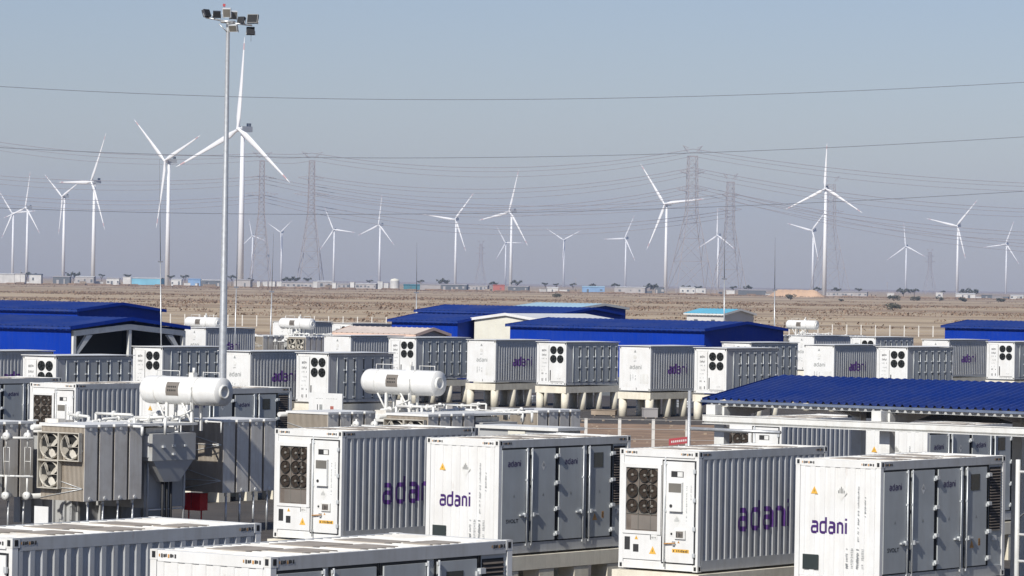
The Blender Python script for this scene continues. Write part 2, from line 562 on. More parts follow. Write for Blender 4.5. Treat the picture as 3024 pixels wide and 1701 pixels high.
def shell(t, H, roofpatches=True, seed=0, tops=True):
    """frame, walls, roof and corner castings shared by every container"""
    b = MB(); b.box(-W + .06, -.06, .06, L - .06, .1, H - .05, 'side'); b.build('inner_wall', t)
    wl = MB(); wl.box(-W + .01, -W + .055, .12, L - .12, .15, H - .12, 'white'); wl.build('far_wall', t)
    wb = MB(); wb.box(-W + .12, -.12, L - .055, L - .01, .15, H - .12, 'white'); wb.build('back_wall', t)
    for (x0, x1) in ((-W, -W + .13), (-.13, 0)):
        for (y0, y1) in ((0, .13), (L - .13, L)):
            p = MB(); p.box(x0, x1, y0, y1, .16, H - .14, 'side' if x1 == 0 and False else 'white'); p.build('corner_post', t)
    for (x0, x1) in ((-W, -W + .15), (-.15, 0)):
        for (y0, y1) in ((0, .17), (L - .17, L)):
            for (z0, z1) in ((0, .159), (H - .139, H + .02)):
                c = MB()
                e = .004
                c.box(x0 - (e if x0 < -1 else 0), x1 + (e if x1 == 0 else 0), y0 - (e if y0 == 0 else 0), y1 + (e if y0 > 0 else 0), z0, z1, 'white2')
                zc = (z0 + z1) / 2
                if x1 == 0:
                    ym = (y0 + y1) / 2
                    q(c, ym - .04, ym + .04, zc - .05, zc + .05, 'x', e + .003, 'dark')
                if y0 == 0:
                    xm = (x0 + x1) / 2
                    q(c, xm - .035, xm + .035, zc - .05, zc + .05, 'y', e + .003, 'dark')
                c.build('corner_casting', t)
    # rails
    for (x0, x1) in ((-W + .002, -W + .1), (-.1, -.002)):
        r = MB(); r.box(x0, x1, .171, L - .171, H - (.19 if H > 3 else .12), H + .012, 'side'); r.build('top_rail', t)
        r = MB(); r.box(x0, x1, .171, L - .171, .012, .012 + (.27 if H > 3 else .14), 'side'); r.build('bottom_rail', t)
    for (y0, y1) in ((.002, .1), (L - .1, L - .002)):
        r = MB(); r.box(-W + .151, -.151, y0, y1, H - .16, H + .012, 'white'); r.build('end_header', t)
        r = MB(); r.box(-W + .151, -.151, y0, y1, .012, .20, 'white'); r.build('end_sill', t)
    # ribbed roof
    rf = MB()
    n = 26
    y = .11
    st = (L - .22) / n
    for k in range(n):
        a = y + k * st
        for (ya, yb, za, zb) in ((a, a + st * .45, 0, 0), (a + st * .45, a + st * .55, 0, .022), (a + st * .55, a + st * .9, .022, .022), (a + st * .9, a + st, .022, 0)):
            rf.poly([(-W + .1, ya, H - .014 + za), (-.1, ya, H - .014 + za), (-.1, yb, H - .014 + zb), (-W + .1, yb, H - .014 + zb)], 'roof')
    rf.build('ribbed_roof', t)
    if roofpatches:
        for (a, b_, c, d) in ((-1.95, -1.15, .75, 1.65), (-1.05, -.35, 1.15, 2.0), (-2.0, -1.1, 2.3, 3.3), (-1.0, -.3, 2.5, 3.45), (-1.95, -.9, 3.85, 4.5), (-.8, -.25, 4.2, 5.0)):
            pt = MB(); pt.box(a, b_, c, d, H - .006, H + .02, 'roofpatch'); pt.build('roof_plate', t)
    if tops:
        # striped height tape by the top corners
        for (u0, face, f0) in ((.19, 'x', 0.001), (L - .56, 'x', 0.001), (-W + .18, 'y', 0.001), (-.55, 'y', 0.001)):
            h = MB()
            for k in range(8):
                q(h, u0 + k * .046, u0 + k * .046 + .024 + (k * 7 % 3) * .008, H - .088 - (k * 5 % 3) * .006, H - .045 + (k % 2) * .006, face, f0 + .003, 'ink' if k % 4 else 'orange')
            h.build('height_tape', t)


def fan_mesh(r, ring='fanring', hub='fanhub', bl='fanblade'):
    mb = MB()
    # axis along -y
    mb.lathe([(0, r), (-.03, r), (-.03, r * .96), (.0, r * .93)], (0, 0, 0), (0, 1, 0), ring, 18)
    mb.poly([(r * .93 * math.cos(2 * math.pi * k / 18), -.004, r * .93 * math.sin(2 * math.pi * k / 18)) for k in range(18)], 'fanbrown' if bl == 'fanbrown' else 'dark')
    mb.lathe([(-.035, 0), (-.035, r * .2), (0.0, r * .24)], (0, 0, 0), (0, 1, 0), hub, 10)
    for k in range(5):
        a = 2 * math.pi * k / 5
        p = []
        for (rr, da, yy) in ((.22, -.25, -.018), (.86, -.05, -.022), (.86, .5, -.008), (.22, .35, -.007)):
            p.append((r * rr * math.cos(a + da), yy, r * rr * math.sin(a + da)))
        mb.poly(p, bl)
    return mb.mesh('fan')


FAN_S = fan_mesh(.178, bl='fanbrown')
FAN_L = fan_mesh(.265, hub='fanblade', ring='fanblade')


def uf(f):   # fraction along an end to x
    return -W + f * W


def fan_container(name, label, loc, group):
    H = H1
    t = thing(name, label, 'container', loc, group=group)
    shell(t, H)
    e = MB(); e.box(-W + .131, -.131, .03, .058, .2, H - .16, 'white'); e.build('end_wall', t)
    # fan bay (left half of the end)
    x0, x1, z0, z1 = uf(.085), uf(.49), .32 * H, .85 * H
    fr = MB()
    for (a, b, c, d) in ((x0 - .10, x0, z0 - .08, z1 + .1), (x1, x1 + .10, z0 - .08, z1 + .1), (x0, x1, z1, z1 + .1), (x0, x1, z0 - .08, z0)):
        q(fr, a, b, c, d, 'y', -.03, 'white', .045)
    fr.build('fan_bay_frame', t)
    gr = MB(); q(gr, x0, x1, z0, z1, 'y', -.0285, 'grille', .004)
    gr = gr.build('fan_grille', t)
    zz = z0 + (z1 - z0) * .27
    cw = (x1 - x0) / 2.6
    for i in range(3):
        for j in range(3):
            xc = x0 + cw * (.5 + i)
            if i == 2: xc = x1 - .18
            zc = zz + (z1 - zz) * (j + .5) / 3
            f = inst('fan', FAN_S, gr, (xc, .012, zc))
    mu = MB()
    for i in (1, 2):
        q(mu, x0 + cw * i - .012, x0 + cw * i + .012, z0, z1, 'y', -.016, 'fanhub', .01)
    q(mu, x0, x1, zz - .012, zz + .012, 'y', -.016, 'fanhub', .01)
    mu.build('grille_bar', t)
    lp = MB(); q(lp, x0 + .16, x1 - .02, z0 + .03, zz - .05, 'y', -.024, 'grey', .012)
    lp.build('lower_louvre', t)
    cov = MB(); cov.box(x0 - .1, x1 + .12, -.004, .004, .24, z0 - .1, 'white'); cov.build('service_cover', t)
    st = MB()
    q(st, uf(.075), uf(.145), .155 * H, .265 * H, 'y', .006, 'ink')
    q(st, uf(.185), uf(.255), .14 * H, .205 * H, 'y', .006, 'ink')
    q(st, uf(.40), uf(.49), .25 * H, .30 * H, 'y', .006, 'ink')
    q(st, uf(.41), uf(.49), .25 * H, .293 * H, 'y', .009, 'white2')
    marks(st, uf(.42), .26 * H, .14, .05, 'y', .012, 'ink', 4, 3)
    st.build('black_sticker', t)
    tr = MB(); tri(tr, uf(.225), .245 * H, .11, 'y', .007, 'yellow'); tri(tr, uf(.435), .13 * H, .22, 'y', .007, 'yellow')
    tr.build('warning_sign', t)
    # door (right part of the end)
    d0, d1, e0, e1 = uf(.565), uf(.955), .07 * H, .915 * H
    gk = MB(); gk.box(d0 - .05, d1 + .035, -.006, .029, e0 - .035, e1 + .035, 'gasket'); gk.build('door_gasket', t)
    dr = MB(); dr.box(d0, d1, -.035, -.0065, e0, e1, 'white'); dr = dr.build('end_door', t)
    rod = MB(); rod.tube((d0 + .08, -.065, e0 - .12), (d0 + .08, -.065, e1 + .1), .018, 'rod')
    for z in (e0 + .05, .5 * H, e1 - .05): rod.box(d0 + .04, d0 + .12, -.06, -.0355, z - .03, z + .03, 'rod')
    rod.build('lock_rod', dr)
    hd = MB(); hd.tube((d0 + .08, -.085, .225 * H), (d0 + .42, -.085, .235 * H), .016, 'orange'); hd.box(d0 + .33, d0 + .4, -.09, -.036, .215 * H, .25 * H, 'steel'); hd.build('door_handle', dr)
    for z in (.14 * H, .36 * H, .6 * H, .84 * H):
        hg = MB(); hg.box(d1 - .02, d1 + .05, -.07, -.0355, z - .05, z + .05, 'rod'); hg.build('hinge', dr)
    bx = MB(); bx.box(uf(.655), uf(.82), -.12, -.036, .50 * H, .745 * H, 'white'); bx.box(uf(.66), uf(.815), -.128, -.121, .66 * H, .735 * H, 'fanhub')
    bx.tube((uf(.69), -.13, .545 * H), (uf(.69), -.121, .545 * H), .045, 'ink'); bx.build('control_box', dr)
    lb = MB()
    q(lb, uf(.665), uf(.82), .785 * H, .835 * H, 'y', .0375, 'ink'); q(lb, uf(.745), uf(.81), .79 * H, .83 * H, 'y', .041, 'white2')
    q(lb, uf(.725), uf(.86), .27 * H, .345 * H, 'y', .038, 'white2', .04); q(lb, uf(.745), uf(.835), .28 * H, .335 * H, 'y', .0785, 'grey')
    marks(lb, uf(.75), .285 * H, .2, .13, 'y', .082, 'ink', 6, 8)
    q(lb, uf(.655), uf(.70), .29 * H, .33 * H, 'y', .0385, 'white2'); lb.tube((uf(.68), -.05, .31 * H), (uf(.68), -.0387, .31 * H), .03, 'ink')
    hand(lb, uf(.745), .42 * H, .15, 'y', .0375)
    marks(lb, uf(.855), .42 * H, .04, .9, 'y', .0375, 'faintink', 22, 4, True)
    marks(lb, uf(.91), .60 * H, .035, .38, 'y', .0375, 'faintink', 10, 5, True)
    lb.build('door_print', dr)
    ol = MB(); q(ol, uf(.69), uf(.90), .155 * H, .185 * H, 'y', .0375, 'yellow'); marks(ol, uf(.70), .158 * H, .46, .07, 'y', .0405, 'ink', 9, 6)
    tri(ol, uf(.77), .235 * H, .07, 'y', .0375, 'orange'); ol.build('orange_label', dr)
    # corrugated long side with the big lettering
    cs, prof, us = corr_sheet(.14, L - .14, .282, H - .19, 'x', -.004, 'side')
    cs = cs.build('corrugated_side', t)
    lt = MB()
    u0 = .30 * L
    letters(lt, 'adani', u0, .315 * H, .405 * L, .255 * H, 'x', .001, 'purpleside', bold=.035, prof=prof, cuts=us)
    lt.build('lettering', cs)
    return t


def door_container(name, label, loc, group):
    H = H1
    t = thing(name, label, 'container', loc, group=group)
    shell(t, H)
    # end: broad shallow corrugation
    cs, prof, us = corr_sheet(-W + .14, -.14, .202, H - .165, 'y', -.004, 'white', depth=.02, flat=.125, slope=.018)
    cs = cs.build('corrugated_end', t)
    lt = MB()
    letters(lt, 'adani', uf(.19), .405 * H, .42 * W, .135 * H, 'y', .001, 'purple', bold=.012, prof=prof, cuts=us)
    lt.build('lettering', cs)
    st = MB()
    tri(st, uf(.225), .725 * H, .2, 'y', .004, 'yellow')
    st.build('warning_sign', cs)
    hs = MB(); hand(hs, uf(.545), .745 * H, .2, 'y', .004, 'white2', 'ink'); hs.build('hand_sign', cs)
    vt = MB()
    marks(vt, uf(.735), .36 * H, .05, 1.35, 'y', .003, 'faintink', 30, 11, True)
    marks(vt, uf(.815), .56 * H, .05, .5, 'y', .003, 'faintink', 12, 12, True)
    for k in range(4):
        marks(vt, uf(.60 + k * .062), .14 * H, .08, .5, 'y', .003, 'faintink', 12, 20 + k, True)
    vt.build('small_print', cs)
    vn = MB(); q(vn, uf(.10), uf(.285), .115 * H, .235 * H, 'y', .002, 'glass', .01); vn.build('vent_cover', cs)
    # long side: four doors, a louvre and plain strips
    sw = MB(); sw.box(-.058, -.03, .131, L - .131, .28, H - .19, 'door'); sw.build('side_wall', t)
    zb, zt = .105 * H, .92 * H
    doors = [(.022, .197, 1), (.238, .415, 0), (.447, .622, 1), (.672, .84, 0)]
    for k, (a, b, right) in enumerate(doors):
        y0, y1 = a * L, b * L
        y0 = max(y0, .14)
        g = MB(); g.box(-.0295, -.012, y0 - .045, y1 + .045, zb - .03, zt + .05, 'gasket'); g.build('door_gasket', t)
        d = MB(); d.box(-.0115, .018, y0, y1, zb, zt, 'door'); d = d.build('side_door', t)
        yr = y1 + .01 if right else y0 - .01
        rd = MB(); rd.tube((.05, yr, zb - .1), (.05, yr, zt + .03), .017, 'rod')
        for z in (zb - .08, .33 * H, .65 * H, zt - .02): rd.box(.0185, .06, yr - .03, yr + .03, z - .025, z + .025, 'rod')
        rd.build('lock_rod', d)
        hd = MB(); yy = yr - .3 if right else yr + .08
        hd.box(.0185, .075, yy, yy + .22, .335 * H, .348 * H, 'rod'); hd.box(.0185, .09, yr - (.12 if right else -.04), yr - (.05 if right else -.11), .325 * H, .36 * H, 'rod'); hd.build('door_handle', d)
        yh_ = y0 - .03 if right else y1 + .03
        if k in (1, 2, 3):
            for z in (.11, .33, .56, .80):
                if k == 1: continue
                h = MB(); hm = (.432 * L if k == 2 else .857 * L)
                h.box(.0, .085, hm - .085, hm + .05, (z + .04) * H, (z + .07) * H, 'rod'); h.box(.0185, .055, hm - .14, hm - .05, (z + .03) * H, (z + .055) * H, 'rod'); h.build('hinge', d)
        lb = MB()
        ym = (y0 + y1) / 2
        if k in (0, 2):
            letters(lb, 'adani', y0 + .22 * (y1 - y0), .77 * H, .55 * (y1 - y0), .055 * H, 'x', .021, 'purpledark', bold=.01)
        if k == 0:
            letters(lb, 'SVOLT', y0 + .17 * (y1 - y0), .275 * H, .52 * (y1 - y0), .035 * H, 'x', .021, 'ink', bold=.02)
        if k == 1:
            hand(lb, ym, .77 * H, .13, 'x', .021, 'white2', 'faintink')
        tri(lb, ym, .50 * H, .1, 'x', .021, 'faintink')
        if k == 3:
            tri(lb, y0 + .3, .255 * H, .22, 'x', .021, 'orange', 'grey')
            q(lb, y0 + .62, y0 + .72, .27 * H, .33 * H, 'x', .021, 'orange')
            marks(lb, y0 + .63, .275 * H, .08, .16, 'x', .024, 'ink', 4, 3, True)
        lb.build('door_print', d)
        if k == 3:
            w = MB(); w.box(.0185, .024, y0 + .22, y0 + .66, .73 * H, .865 * H, 'glass'); w.build('window', d)
    for a in (.432, .857):
        s = MB(); s.box(-.029, -.006, a * L - .035, a * L - .012, zb - .03, zt + .05, 'gasket'); s.box(-.029, -.006, a * L + .012, a * L + .035, zb - .03, zt + .05, 'gasket')
        s.build('hinge_strip', t)
    lv = MB(); y0, y1 = .872 * L, .965 * L
    lv.box(-.0295, -.02, y0, y1, .39 * H, .915 * H, 'dark')
    n = 22
    for k in range(n):
        z = .39 * H + (k + .2) * (.525 * H) / n
        lv.poly([(-.012, y0, z), (-.012, y1, z), (.004, y1, z - .03), (.004, y0, z - .03)], 'grille')
    lv.build('louvre', t)
    tp = MB(); tp.box(-.0295, .01, .90 * L, .93 * L, .30 * H, .34 * H, 'white2'); tp.build('tap_box', t)
    return t


def plain_container(name, label, loc, group):
    """white closed end, corrugated long side with purple lettering"""
    H = H2
    t = thing(name, label, 'container', loc, group=group)
    shell(t, H, roofpatches=False, tops=False)
    sr = MB(); sr.box(-W - .06, .08, -.10, L + .10, H + .05, H + .085, 'white'); sr.build('sun_roof', t)
    e = MB(); e.box(-W + .131, -.131, .004, .055, .2, H - .16, 'white'); e = e.build('end_wall', t)
    lt = MB()
    letters(lt, 'adani', uf(.33), .49 * H, .38 * W, .10 * H, 'y', .001, 'faintink')
    lt.build('lettering', e)
    st = MB(); tri(st, uf(.5), .87 * H, .2, 'y', .001, 'faintink')
    st.tube((uf(.5), -.012, .77 * H), (uf(.5), -.001, .77 * H), .13, 'white2', 14)
    marks(st, uf(.46), .66 * H, .2, .1, 'y', .002, 'faintink', 4, 2)
    for k in range(3): marks(st, uf(.34 + k * .08), .22 * H, .1, .45, 'y', .002, 'faintink', 8, 30 + k, True)
    q(st, uf(.66), uf(.93), .17 * H, .38 * H, 'y', .0005, 'white2')
    marks(st, uf(.55), .02 * H, .12, .16, 'y', .03, 'ink', 2, 9)
    st.build('end_print', e)
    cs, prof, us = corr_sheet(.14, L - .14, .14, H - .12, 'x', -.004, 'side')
    cs = cs.build('corrugated_side', t)
    lt = MB(); letters(lt, 'adani', .335 * L, .38 * H, .35 * L, .24 * H, 'x', .001, 'purpleside', bold=.02, prof=prof, cuts=us)
    lt.build('lettering', cs)
    return t


def cooling_container(name, label, loc, group):
    """end with four big fans and a labelled panel, long side of six narrow doors"""
    H = H2
    t = thing(name, label, 'container', loc, group=group)
    shell(t, H, roofpatches=False, tops=False)
    sr = MB(); sr.box(-W - .06, .08, -.10, L + .10, H + .05, H + .085, 'white'); sr.build('sun_roof', t)
    e = MB(); e.box(-W + .131, -.131, .02, .055, .2, H - .16, 'white'); e.build('end_wall', t)
    pn = MB(); pn.box(uf(.10), uf(.40), -.004, .0195, .06 * H, .93 * H, 'white'); pn = pn.build('side_panel', t)
    st = MB()
    for k, (a, b) in enumerate(((.79, .85), (.68, .74), (.60, .65), (.50, .54), (.42, .45), (.33, .36), (.24, .29), (.08, .17))):
        marks(st, uf(.17), a * H, .17 * W, (b - a) * H, 'y', .006, 'ink' if k in (0, 1, 6, 7) else 'faintink', 5, 40 + k)
    q(st, uf(.405), uf(.415), .06 * H, .93 * H, 'y', -.012, 'ink'); q(st, uf(.085), uf(.095), .06 * H, .93 * H, 'y', -.012, 'faintink')
    st.build('panel_print', pn)
    fp = MB(); fp.box(uf(.45), uf(.95), -.02, .0195, .06 * H, .95 * H, 'white'); fp = fp.build('fan_panel', t)
    for xx in (.575, .81):
        for zz in (.83, .62):
            inst('fan', FAN_L, fp, (uf(xx), -.026, zz * H))
    lb = MB(); q(lb, uf(.455), uf(.49), .10 * H, .35 * H, 'y', .022, 'ink'); q(lb, uf(.47), uf(.93), .075 * H, .085 * H, 'y', .022, 'ink')
    marks(lb, uf(.7), .14 * H, .3, .08, 'y', .022, 'faintink', 6, 7); marks(lb, uf(.5), .03 * H, .9, .05, 'y', .0, 'ink', 9, 7)
    lb.build('panel_label', fp)
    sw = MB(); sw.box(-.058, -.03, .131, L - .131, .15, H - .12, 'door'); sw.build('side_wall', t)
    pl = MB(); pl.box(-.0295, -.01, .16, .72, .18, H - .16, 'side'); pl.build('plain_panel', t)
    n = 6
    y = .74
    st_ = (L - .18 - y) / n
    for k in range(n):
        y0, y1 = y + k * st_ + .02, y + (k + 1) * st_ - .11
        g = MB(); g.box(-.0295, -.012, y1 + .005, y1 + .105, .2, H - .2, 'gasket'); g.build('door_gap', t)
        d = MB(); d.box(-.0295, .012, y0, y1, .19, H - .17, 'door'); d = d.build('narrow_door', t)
        r = MB(); r.tube((.03, y0 + .03, .2), (.03, y0 + .03, H - .18), .014, 'rod', 6); r.build('lock_rod', d)
        for z in (.1, .4, .66, .9):
            h = MB(); h.box(.0125, .06, y1 - .09, y1 + .06, z * H, z * H + .07, 'rod'); h.build('hinge', d)
    return t


def at_corner(px, py, z):
    return atz(px, py, z)


GA = 'white battery containers on concrete bases'
ZR = 4.29
ZB = ZR - H1


def locB(px, py, zr, H):
    p = atz(px, py, zr)
    return Vector((p.x, p.y, zr - H))


near = {}
# fitted ground positions of the near corner of each container
POS = {'L1': (-4.63, 107.2), 'L2': (-0.27, 102.7), 'R1': (4.79, 97.74), 'R2': (8.99, 93.65), 'F1': (-7.87, 61.55), 'F2': (-3.56, 58.27),
       'K0': (-22.06, 154.2), 'K1': (-16.8, 149.8), 'K2': (-12.1, 145.4), 'K3': (8.6, 122.5), 'K4': (12.75, 118.2)}


def P3(k):
    return Vector((POS[k][0], POS[k][1], ZB))


fanC = fan_container('battery_container', 'white fan-end container whose purple lettering is cut off by its white neighbour', P3('L1'), GA)
doorC = door_container('battery_container', 'white container with four grey side doors, its end lettered purple, left of centre foreground', P3('L2'), GA)
dup(fanC, P3('R1'), 'white fan-end container standing on cream base, large purple lettering fully visible on its ribbed side', GA)
dup(doorC, P3('R2'), 'rightmost foreground container with four grey side doors and tall dark louvre', GA)
dup(fanC, P3('F1'), 'nearest container at bottom left corner, only roof and top of ribbed side in view', GA)
dup(doorC, P3('F2'), 'nearest container at bottom centre, dusty roof and door tops in view', GA)
dup(doorC, P3('K0'), 'grey-doored container cut by the left edge behind the transformers', GA)
dup(fanC, P3('K1'), 'container with brown fan grille behind the left transformer radiators', GA)
dup(doorC, P3('K2'), 'container with grey doors and dark end louvre behind the left oil tank', GA)
dup(fanC, P3('K3'), 'fan-end container seen under the white beam of the blue canopy', GA)
dup(doorC, P3('K4'), 'container with plain white end seen under the blue canopy beam, right of the post', GA)

# middle and far rows
GM = 'raised white containers in the middle rows'
ROWS = [
    (1464.3, 1007.3, 4.5, 'C', 'raised container with ribbed side left of the central fan container, below the cream building'),
    (1672.6, 1013.6, 4.5, 'D', 'raised container with four black fans, fully visible below the long blue shed'),
    (1922, 1025.6, 4.5, 'C', 'raised container with ribbed side, right of the central fan container and left of the canopy'),
    (2146, 1031.8, 4.5, 'D', 'raised four-fan container whose base is cut by the blue canopy roof corner'),
    (1036, 994, 4.5, 'C', 'container with white end and ribbed side in front of the peach-roofed shed'),
    (1229, 1000, 4.5, 'D', 'four-fan container directly behind the centre oil tank'),
    (970.5, 1046.7, 4.14, 'D', 'four-fan container with six narrow doors behind the white notice board'),
    (739.7, 1041.5, 4.14, 'C', 'container with purple lettering just right of the tall light mast'),
    (165.7, 1054.6, 4.14, 'D', 'four-fan container in front of the left blue shed'),
    (480, 1028, 4.14, 'D', 'narrow-doored container just left of the light mast foot'),
    (2463.5, 1022, 4.5, 'C', 'container with ribbed side above the blue canopy ridge, left of two'),
    (2680.6, 1028, 4.5, 'D', 'four-fan container above the middle of the blue canopy roof'),
    (2803, 1006, 4.5, 'C', 'plain grey-ribbed container with cream base left of the far right fan container'),
    (2996.6, 1012.5, 4.5, 'D', 'four-fan container at the right edge on a cream base'),
    (2404, 993.5, 4.4, 'C', 'far container below the right oil tank, only its top in view'),
    (2586, 998, 4.4, 'D', 'far container with fan tops in view behind the canopy containers'),
]
protoM = {}
ROWPOS = []
for px, py, zr, ty, lab in ROWS:
    p = locB(px, py, zr, H2)
    ROWPOS.append((p, ty))
    if ty not in protoM:
        protoM[ty] = (plain_container if ty == 'C' else cooling_container)('storage_container', lab, p, GM)
    else:
        dup(protoM[ty], p, lab, GM)
for (x, y, zr, ty, lab) in (
        (-29.7, 215.9, 4.14, 'C', 'ribbed container cut by the left edge in front of the left blue shed'),
        (16.8, 271.1, 4.5, 'D', 'narrow-doored container right of the long blue shed corner'),
        (-24.6, 312.0, 4.4, 'C', 'far ribbed container behind the light mast'),
        (-20.8, 368.0, 4.4, 'C', 'farthest ribbed container near the post fence'),
        (-14.8, 361.0, 4.4, 'D', 'farthest narrow-doored container behind the peach-roofed shed')):
    p = Vector((x, y, zr - H2))
    ROWPOS.append((p, ty))
    dup(protoM[ty], p, lab, GM)

# ------------------------------------------------------------------ concrete bases
def column_base(top, label):
    t = thing('container_stand', label, 'base', (0, 0, 0), group='cream concrete bases under containers')
    zt = top
    e = .06
    b = MB(); b.box(-W - e, e, -e, .38, zt - .44, zt, 'cream'); b.build('cross_beam', t)
    b = MB(); b.box(-W - e, e, L - .38, L + e, zt - .44, zt, 'cream'); b.build('cross_beam', t)
    for x0 in (-W - e, e - .4):
        b = MB(); b.box(x0 + .002, x0 + .398, .3805, L - .3805, zt - .42, zt - .004, 'cream'); b.build('long_beam', t)
    for y in (.2, 2.15, 4.0, L - .2):
        for x in (-W + .18, -.18):
            c = MB(); c.tube((x, y, -.1), (x, y, zt - .4405 if y in (.2, L - .2) else zt - .4205), .27, 'cream', 14); c.build('column', t)
    return t


baseM = None
nb = 0
lowlab = ['cream concrete base with round columns, leftmost of the open central ones', 'cream concrete base with round columns in the centre', 'cream concrete base with round columns right of centre',
          'cream concrete base at the canopy corner', 'cream base with columns below the peach-roofed shed container', 'cream base behind the centre oil tank',
          'cream base behind the white notice board', 'cream base of the container beside the light mast', 'cream base of the fan container before the left shed',
          'cream base left of the light mast foot', 'cream base behind the canopy ridge, left', 'cream base behind the canopy middle', 'cream base behind the canopy right end',
          'cream base at the right edge above the canopy', 'far cream base below the right oil tank', 'far cream base behind the canopy containers',
          'cream base at the left edge', 'cream base right of the long blue shed', 'far cream base behind the mast', 'farthest cream base near the fence', 'farthest cream base behind the peach shed']
for (p, ty), lab in zip(ROWPOS, lowlab):
    top = p.z - .10
    if baseM is None:
        baseM = column_base(1.58, lab)
        baseM.location = (p.x, p.y, top - 1.58)
    else:
        dup(baseM, (p.x, p.y, top - 1.58), lab)
    for (x, y) in ((-W + .1, .1), (-.1, .1), (-.1, L - .1), (-W + .1, L - .1)):
        pass


def block_base(top, label):
    t = thing('container_plinth', label, 'base', (0, 0, 0), group='cream block bases in the foreground')
    e = .12
    b = MB(); b.box(-W - e, e, -e, .5, top - .4, top, 'cream'); b.build('cross_beam', t)
    b = MB(); b.box(-W - e, e, L - .5, L + e, top - .4, top, 'cream'); b.build('cross_beam', t)
    for x0 in (-W - e, e - .45):
        b = MB(); b.box(x0 + .002, x0 + .448, .5005, L - .5005, top - .385, top - .004, 'cream'); b.build('long_beam', t)
    for y in (.15, 1.75, 3.35, 4.9):
        for x0 in (-W - .1, -.45):
            c = MB(); c.box(x0, x0 + .55, y, y + .65, -.1, top - .4005, 'cream'); c.build('pier', t)
    return t


bb = None
for k, lab in (('L1', 'cream base under the left foreground fan container'), ('L2', 'cream block base with square openings under the central door container'),
               ('R1', 'cream base under the right foreground fan container'), ('R2', 'cream base under the rightmost foreground container'),
               ('F1', 'base under the bottom left container'), ('F2', 'base under the bottom centre container'), ('K0', 'base under the left edge container'),
               ('K1', 'base behind the left radiators'), ('K2', 'base under the container behind the left oil tank'), ('K3', 'base under the canopy fan container'), ('K4', 'base under the canopy white-end container')):
    top = ZB - .05
    if bb is None:
        bb = block_base(top, lab)
        bb.location = (POS[k][0], POS[k][1], 0)
    else:
        dup(bb, (POS[k][0], POS[k][1], 0), lab)
# ------------------------------------------------------------------ ground
def ground_mat():
    m = bpy.data.materials.new('dry_plain')
    m.use_nodes = True
    nt = m.node_tree
    b = nt.nodes['Principled BSDF']
    b.inputs['Roughness'].default_value = 0.95
    b.inputs['Specular IOR Level'].default_value = 0.1
    tc = nt.nodes.new('ShaderNodeTexCoord')

    def noise(sc, scale, det=8, rough=.6):
        mp = nt.nodes.new('ShaderNodeMapping'); mp.inputs['Scale'].default_value = sc
        nt.links.new(tc.outputs['Object'], mp.inputs[0])
        n = nt.nodes.new('ShaderNodeTexNoise'); n.inputs['Scale'].default_value = scale; n.inputs['Detail'].default_value = det; n.inputs['Roughness'].default_value = rough
        nt.links.new(mp.outputs[0], n.inputs['Vector'])
        return n.outputs[0]

    def rng(x, a, b_, c=0.0, d=1.0):
        r = nt.nodes.new('ShaderNodeMapRange'); r.inputs['From Min'].default_value = a; r.inputs['From Max'].default_value = b_
        r.inputs['To Min'].default_value = c; r.inputs['To Max'].default_value = d
        nt.links.new(x, r.inputs[0]); return r.outputs[0]

    def mix(f, a, col):
        x = nt.nodes.new('ShaderNodeMix'); x.data_type = 'RGBA'
        nt.links.new(f, x.inputs['Factor'])
        if isinstance(a, tuple): x.inputs[6].default_value = (*a, 1)
        else: nt.links.new(a, x.inputs[6])
        x.inputs[7].default_value = (*col, 1)
        return x.outputs[2]
    base = mix(rng(noise((1, 1, 1), .012), .35, .65), (0.52, 0.415, 0.285), (0.43, 0.34, 0.235))
    base = mix(rng(noise((.12, 1, 1), .011, 10, .7), .52, .62, 0, .85), base, (0.19, 0.13, 0.088))
    base = mix(rng(noise((.10, 1, 1), .007, 12, .75), .55, .66, 0, .8), base, (0.13, 0.10, 0.075))
    base = mix(rng(noise((.06, 1, 1), .0032, 6, .55), .50, .60, 0, .7), base, (0.245, 0.165, 0.12))
    base = mix(rng(noise((1, 1, 1), .15, 8, .75), .50, .72, 0, .38), base, (0.15, 0.115, 0.08))
    base = mix(rng(noise((1, .4, 1), .6, 6, .8), .60, .78, 0, .3), base, (0.42, 0.36, 0.30))
    nt.links.new(base, b.inputs['Base Color'])
    return m


def sheet(name, x0, x1, y0, y1, z, mat, nx=1, ny=1):
    me = bpy.data.meshes.new(name)
    v = []; f = []
    for j in range(ny + 1):
        for i in range(nx + 1):
            v.append((x0 + (x1 - x0) * i / nx, y0 + (y1 - y0) * j / ny, z))
    for j in range(ny):
        for i in range(nx):
            a = j * (nx + 1) + i
            f.append((a, a + 1, a + nx + 2, a + nx + 1))
    me.from_pydata(v, [], f)
    me.materials.append(mat)
    o = bpy.data.objects.new(name, me)
    COL.objects.link(o)
    tag(o, kind='structure')
    return o


sheet('ground', -14000, 14000, -1500, 26000, 0, ground_mat(), 8, 8)
gm = node_mat('dark_gravel', (0.060, 0.054, 0.050), 0.95, vary=0.25, scale=0.8, dirt=(0.12, 0.095, 0.075), dirt_amt=0.5, dirt_scale=0.25, bump=0.6, bump_scale=12)
y1 = sheet('gravel_yard', -42, 42, 20, 238, 0.004, gm)
y2 = sheet('gravel_yard', -60, 60, 238, 420, 0.004, gm)
sm = node_mat('brown_soil', (0.30, 0.20, 0.13), 0.95, vary=0.3, scale=0.5, dirt=(0.14, 0.10, 0.07), dirt_amt=0.8, dirt_scale=0.6, bump=0.6, bump_scale=6)
sheet('bare_soil', 2, 42, 186, 236, 0.008, sm)
sheet('access_road', -60, 60, 420, 432, 0.008, node_mat('road', (0.20, 0.16, 0.13), .95, vary=.1))

